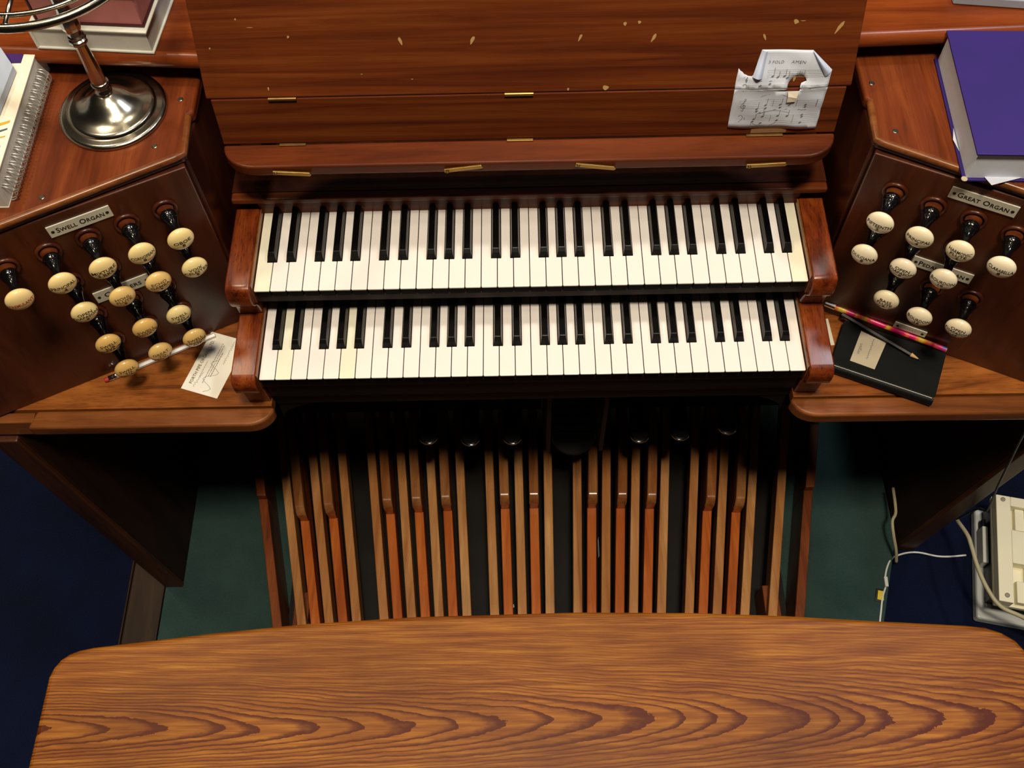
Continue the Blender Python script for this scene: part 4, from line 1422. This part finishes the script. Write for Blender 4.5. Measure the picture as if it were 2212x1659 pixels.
fine_print(g, -0.0125, -0.030, 0.034, 0.0006)
fine_print(g, -0.0030, -0.036, 0.076, 0.0008)
fine_print(g, 0.0005, -0.022, 0.056, 0.0008)
fine_print(g, 0.0040, -0.022, 0.044, 0.0010)
g2 = MB()
scribble(g2, (0.0135, 0.004), (0.0130, 0.048), 0.0022, 22, 0.0009)
scribble(g2, (-0.0140, -0.046), (-0.0100, -0.018), 0.0022, 12, 0.0009)
link('printed_lines', g.mesh('printed_lines', (0, 0, 0), ('engraving_worn',)), co, (ctr.x, ctr.y, ZD))
pts = [(0.004 + 0.010 * math.sin(k * 0.9), -0.050 + k * 0.0042, 0.0009) for k in range(15)]
for a, b in zip(pts, pts[1:]):
    d = Vector((b[0] - a[0], b[1] - a[1], 0)).normalized() * 0.0004
    g2.add([(a[0] - d.y, a[1] + d.x, 0.0009), (a[0] + d.y, a[1] - d.x, 0.0009), (b[0] + d.y, b[1] - d.x, 0.0009), (b[0] - d.y, b[1] + d.x, 0.0009)], [(0, 1, 2, 3)])
link('pencil_notes', g2.mesh('pencil_notes', (0, 0, 0), ('pencil_grey',)), co, (ctr.x, ctr.y, ZD))


def pencil(name, label, a, b, r, body, end_a, end_b, group=None):
    """a, b: end points; end styles: 'flat', 'point', 'eraser', 'cap'"""
    a, b = Vector(a), Vector(b)
    d = (b - a).normalized()
    t = thing(name, label, 'pencil', tuple(a), group)
    L_ = (b - a).length
    # local frame: x along the pencil
    q = Vector((1, 0, 0)).rotation_difference(d)
    t.rotation_mode = 'QUATERNION'
    t.rotation_quaternion = q
    o = ORG[t.name]

    def part(nm, prof, mt, seg=6):
        me = MB().lathe(prof, (0, 0, 0), (1, 0, 0), seg).mesh(nm, (0, 0, 0), (mt,), False)
        return link(nm, me, t, o)
    s0, s1 = 0.0, L_
    if end_a == 'eraser':
        part('eraser', [(0, r * 0.7), (0.0015, r * 0.95), (0.007, r * 0.95)], 'rubber_red', 16)
        part('ferrule', [(0.0071, r * 1.02), (0.009, r * 1.1), (0.010, r * 1.0), (0.013, r * 1.1), (0.015, r * 1.0), (0.018, r * 1.08), (0.020, r * 1.02)], 'chrome', 16)
        s0 = 0.0201
    elif end_a == 'cap':
        part('ferrule', [(0, r * 0.6), (0.001, r * 0.95), (0.008, r * 1.0), (0.017, r * 1.04)], 'chrome', 16)
        s0 = 0.0171
    if end_b == 'point':
        s1 = L_ - 0.016
        part('sharpened_cone', [(s1, r * 0.98), (L_ - 0.004, r * 0.26)], 'raw_wood', 14)
        part('lead', [(L_ - 0.0039, r * 0.24), (L_, 0.0002)], 'graphite', 10)
    part('barrel', [(s0, r), (s1 - 0.0002, r)], body, 6 if body != 'pencil_pink' else 12)
    if end_b == 'flat':
        part('end_core', [(s1 - 0.0001, r * 0.9), (s1 + 0.0004, r * 0.8)], 'raw_wood', 12)
    return t


# pencil lying on the desk along the foot of the stop jamb
pencil('pencil', 'silver-white pencil with red eraser lying on the desk under the lowest coupler knobs', (-0.6690, 0.0520, -0.0858), (-0.5060, 0.1330, -0.0858), 0.0041, 'pencil_white', 'eraser', 'flat')

# black notebook
D_ = Vector((0.6436, 0.0675, 0))
e1v, e2v = Vector((-0.9155, 0.402, 0)), Vector((-0.402, -0.9155, 0))
nb = thing('notebook', 'small black hardback notebook with beige label on the oak key desk', 'notebook', (0.55, 0.06, ZD))
NO = (0.55, 0.06, ZD)
NL, NWD = 0.160, 0.092


def nbp(a, b):
    p = D_ + e1v * a + e2v * b
    return (p.x, p.y)


def rr_poly(a0, a1, b0, b1, r):
    out = []
    for (ca_, cb_, st) in ((a1 - r, b0 + r, -90), (a1 - r, b1 - r, 0), (a0 + r, b1 - r, 90), (a0 + r, b0 + r, 180)):
        for k in range(4):
            t = math.radians(st + 30 * k)
            out.append(nbp(ca_ + r * math.cos(t), cb_ + r * math.sin(t)))
    return out


MB().prism(rr_poly(0, NL, 0, NWD - 0.002, 0.005), ZD + 0.0003, ZD + 0.0025).build('back_cover', 'notebook_black', nb, NO, bevel=0.0008)
MB().prism(rr_poly(0.003, NL - 0.003, 0.003, NWD - 0.004, 0.004), ZD + 0.0027, ZD + 0.0153).build('page_block', 'page_block', nb, NO)
MB().prism(rr_poly(0, NL, 0, NWD - 0.006, 0.005), ZD + 0.0155, ZD + 0.0178).build('front_cover', 'notebook_black', nb, NO, bevel=0.0008)
g = MB()
sp_prof = []
for k in range(9):
    t = math.radians(-90 + 180 * k / 8)
    sp_prof.append((NWD - 0.0035 + 0.0060 * math.cos(t), ZD + 0.0092 + 0.0089 * math.sin(t)))
vs = []
for a in (0.001, NL - 0.001):
    for b, z in sp_prof:
        p = nbp(a, b)
        vs.append((p[0], p[1], z))
n_ = len(sp_prof)
g.add(vs, [tuple(range(n_)), tuple(range(2 * n_ - 1, n_ - 1, -1))] + [(k, (k + 1) % n_, n_ + (k + 1) % n_, n_ + k) for k in range(n_)])
smooth_by_angle(g.build('spine', 'notebook_black', nb, NO), 50)
for bb in (NWD - 0.0098, NWD - 0.0125):
    p, q = nbp(0.003, bb), nbp(NL - 0.003, bb)
    MB().tube([(p[0], p[1], ZD + 0.0176), (q[0], q[1], ZD + 0.0176)], 0.0008, 8).build('spine_ridge', 'notebook_black', nb, NO)
lab = [(0.5194, 0.1100), (0.4925, 0.0565), (0.5275, 0.0400), (0.5540, 0.0870)]
lb_ = MB().prism(lab, ZD + 0.0179, ZD + 0.0182).build('label', 'label_beige', nb, NO, bevel=0.00005)
g = MB()
la = math.atan2(0.1100 - 0.0565, 0.5194 - 0.4925)
for t, c_, sz, wd in (('organ', (0.5120, 0.0770), 0.0075, 0.020),):
    vs, fs, w, h = text_geo(t, sz, 0.0, 0.3)
    g.add([(c_[0] + a * wd / w * math.cos(la) - b * math.sin(la), c_[1] + a * wd / w * math.sin(la) + b * math.cos(la), ZD + 0.0184) for a, b in vs], fs)
scribble(g, (0.5185, 0.0580), (0.5365, 0.0950), 0.0018, 20, ZD + 0.0184, 0.0003)
g.build('handwriting', 'ink', lb_, NO)
pencil('pencil', 'glossy black pencil with sharpened point lying on the black notebook', (0.4935, 0.1395, ZD + 0.0216), (0.5990, 0.0530, ZD + 0.0216), 0.0036, 'pencil_black', 'flat', 'point')
pencil('pencil', 'shiny pink patterned pencil with silver end lying along the black notebook', (0.4690, 0.1600, ZD + 0.0222), (0.6420, 0.0700, ZD + 0.0222), 0.0040, 'pencil_pink', 'cap', 'flat')
sl = MB().prism([(0.4705, 0.1440), (0.4740, 0.0950), (0.4800, 0.0955), (0.4775, 0.1450)], ZD + 0.0002, ZD + 0.0008).build('paper_slip', 'plate_ivory', None, (0.475, 0.12, ZD))
tag(sl, 'narrow cream paper slip between the lower key cheek and notebook', 'paper slip')

# ------------------------------------------------------------------ things on the blue carpet
ZC = -0.90
dv = thing('plastic_unit', 'cream plastic unit with moulded recesses and black side on blue carpet', 'appliance', (1.05, 0.0, ZC))
DO = (1.05, 0.0, ZC)


def sk(x, y):                              # unit stands slightly askew
    return rot2((x, y), (0.96, -0.11), math.radians(-12))


def skbox(x0, x1, y0, y1, z0, z1, nm, mt, bev=0.002):
    q = [sk(x0, y0), sk(x1, y0), sk(x1, y1), sk(x0, y1)]
    return MB().prism(q, z0, z1).build(nm, mt, dv, DO, bevel=bev)


skbox(0.955, 1.40, -0.125, 0.13, ZC + 0.0005, ZC + 0.030, 'base', 'device_white', 0.006)
skbox(0.9705, 1.40, -0.090, 0.125, ZC + 0.0302, -0.802, 'side', 'device_black')
# cream top: frame pieces around two stepped recesses
zt_ = -0.765
skbox(0.960, 1.40, -0.118, 0.128, -0.8018, -0.790, 'lower_deck', 'device_cream', 0.002)
for x0, x1, y0, y1 in ((0.960, 0.990, -0.118, 0.122), (0.9902, 1.40, -0.030, 0.045), (1.022, 1.40, 0.0452, 0.122), (1.020, 1.40, -0.118, -0.0302), (0.9902, 1.0218, 0.100, 0.122)):
    skbox(x0, x1, y0, y1, -0.7898, zt_, 'deck', 'device_cream', 0.0015)
skbox(1.002, 1.0215, 0.050, 0.0995, -0.7898, -0.775, 'step', 'device_cream', 0.0015)
skbox(1.000, 1.0195, -0.112, -0.065, -0.7898, -0.774, 'step', 'device_cream', 0.0015)
for x, y in ((0.974, 0.112), (0.976, -0.104)):
    q = sk(x, y)
    MB().lathe([(0, 0.005), (0.002, 0.005), (0.003, 0.003)], (q[0], q[1], zt_), seg=14).build('rivet', 'device_rivet', dv, DO)


def cable(name, label, pts, r, mt, group=None):
    P = [Vector(p) for p in pts]
    out = []
    for i in range(len(P) - 1):
        p0, p1, p2, p3 = P[max(i - 1, 0)], P[i], P[i + 1], P[min(i + 2, len(P) - 1)]
        for k in range(6):
            t = k / 6
            out.append(0.5 * ((2 * p1) + (p2 - p0) * t + (2 * p0 - 5 * p1 + 4 * p2 - p3) * t * t + (3 * p1 - p0 - 3 * p2 + p3) * t ** 3))
    out.append(P[-1])
    o = MB().tube(out, r, 8).build(name, mt, None, tuple(P[0]), smooth=True)
    tag(o, label, 'cable', group)
    return o


wc = thing('usb_cable', 'thin white cable with plug and yellow tag crossing the platform edge', 'cable', (0.86, 0.03, -0.88))
WO = (0.86, 0.03, -0.88)
cz = -0.8775
PW = [(0.972, 0.0256, -0.897), (0.9358, 0.0229, -0.897), (0.9059, 0.0240, -0.896), (0.8664, 0.0320, -0.893), (0.8348, 0.0299, -0.890), (0.8015, 0.0165, -0.884), (0.7838, -0.0067, cz), (0.7750, -0.0300, cz)]
PW2 = [(0.7720, -0.0515, cz), (0.7609, -0.0750, cz), (0.7520, -0.1050, cz), (0.7450, -0.1300, cz), (0.738, -0.170, cz), (0.73, -0.22, cz)]
for pts in (PW, PW2):
    P = [Vector(p) for p in pts]
    out = []
    for i in range(len(P) - 1):
        p0, p1, p2, p3 = P[max(i - 1, 0)], P[i], P[i + 1], P[min(i + 2, len(P) - 1)]
        for k in range(5):
            t = k / 5
            out.append(0.5 * ((2 * p1) + (p2 - p0) * t + (2 * p0 - 5 * p1 + 4 * p2 - p3) * t * t + (3 * p1 - p0 - 3 * p2 + p3) * t ** 3))
    out.append(P[-1])
    MB().tube(out, 0.0022, 8).build('lead', 'cable_white', wc, WO, smooth=True)
MB().prism([(0.7705, -0.0505), (0.7775, -0.0515), (0.7790, -0.0290), (0.7715, -0.0285)], -0.8798, -0.872).build('plug', 'cable_white', wc, WO, bevel=0.001)
tg = MB().prism([(0.7432, -0.0808), (0.7642, -0.0863), (0.7696, -0.0575), (0.7513, -0.0531)], -0.8798, -0.8775).build('tag', 'device_black', wc, WO, bevel=0.0006)
MB().prism([(0.7490, -0.0780), (0.7625, -0.0812), (0.7665, -0.0610), (0.7545, -0.0580)], -0.8774, -0.8768).build('tag_print', 'tag_yellow', tg, WO)
cable('cream_cable', 'thick cream cable curving over the plastic unit', [(0.915, 0.095, -0.80), (0.9203, 0.026, -0.757), (0.9222, -0.005, -0.752), (0.9245, -0.050, -0.752), (0.9330, -0.095, -0.752), (0.9530, -0.1340, -0.754), (1.000, -0.160, -0.757), (1.09, -0.200, -0.80), (1.2, -0.24, -0.895)], 0.0045, 'cable_cream')
cable('grey_cable', 'thin grey cable hanging down the edge of the pedestal panel', [(0.800, -0.004, -0.14), (0.8048, -0.004, -0.2124), (0.838, 0.004, -0.35), (0.866, 0.008, -0.47), (0.876, -0.004, -0.55), (0.896, 0.030, -0.63), (0.905, 0.060, -0.766), (0.90, 0.10, -0.86), (0.90, 0.13, -0.897)], 0.0022, 'cable_grey')
cable('cream_lead', 'short cream lead clipped along the foot of the pedestal panel', [(0.803, 0.150, -0.80), (0.7982, 0.0941, -0.80), (0.787, 0.0728, -0.80), (0.787, 0.0461, -0.81), (0.797, 0.020, -0.84), (0.806, 0.005, -0.876)], 0.0035, 'cable_cream')
ad = thing('mains_adapter', 'slim white mains adapter block resting on the base of the cream plastic unit', 'adapter', (0.96, 0.0, ZC + 0.0305))
AO = (0.96, 0.0, ZC + 0.0305)
MB().prism([sk(0.9570, -0.010), sk(0.9690, -0.010), sk(0.9690, 0.075), sk(0.9570, 0.075)], ZC + 0.0306, -0.835).build('body', 'cable_white', ad, AO, bevel=0.002)
MB().prism([sk(0.9600, 0.0755), sk(0.9670, 0.0755), sk(0.9670, 0.095), sk(0.9600, 0.095)], ZC + 0.036, -0.842).build('plug_pin', 'device_black', ad, AO, bevel=0.001)
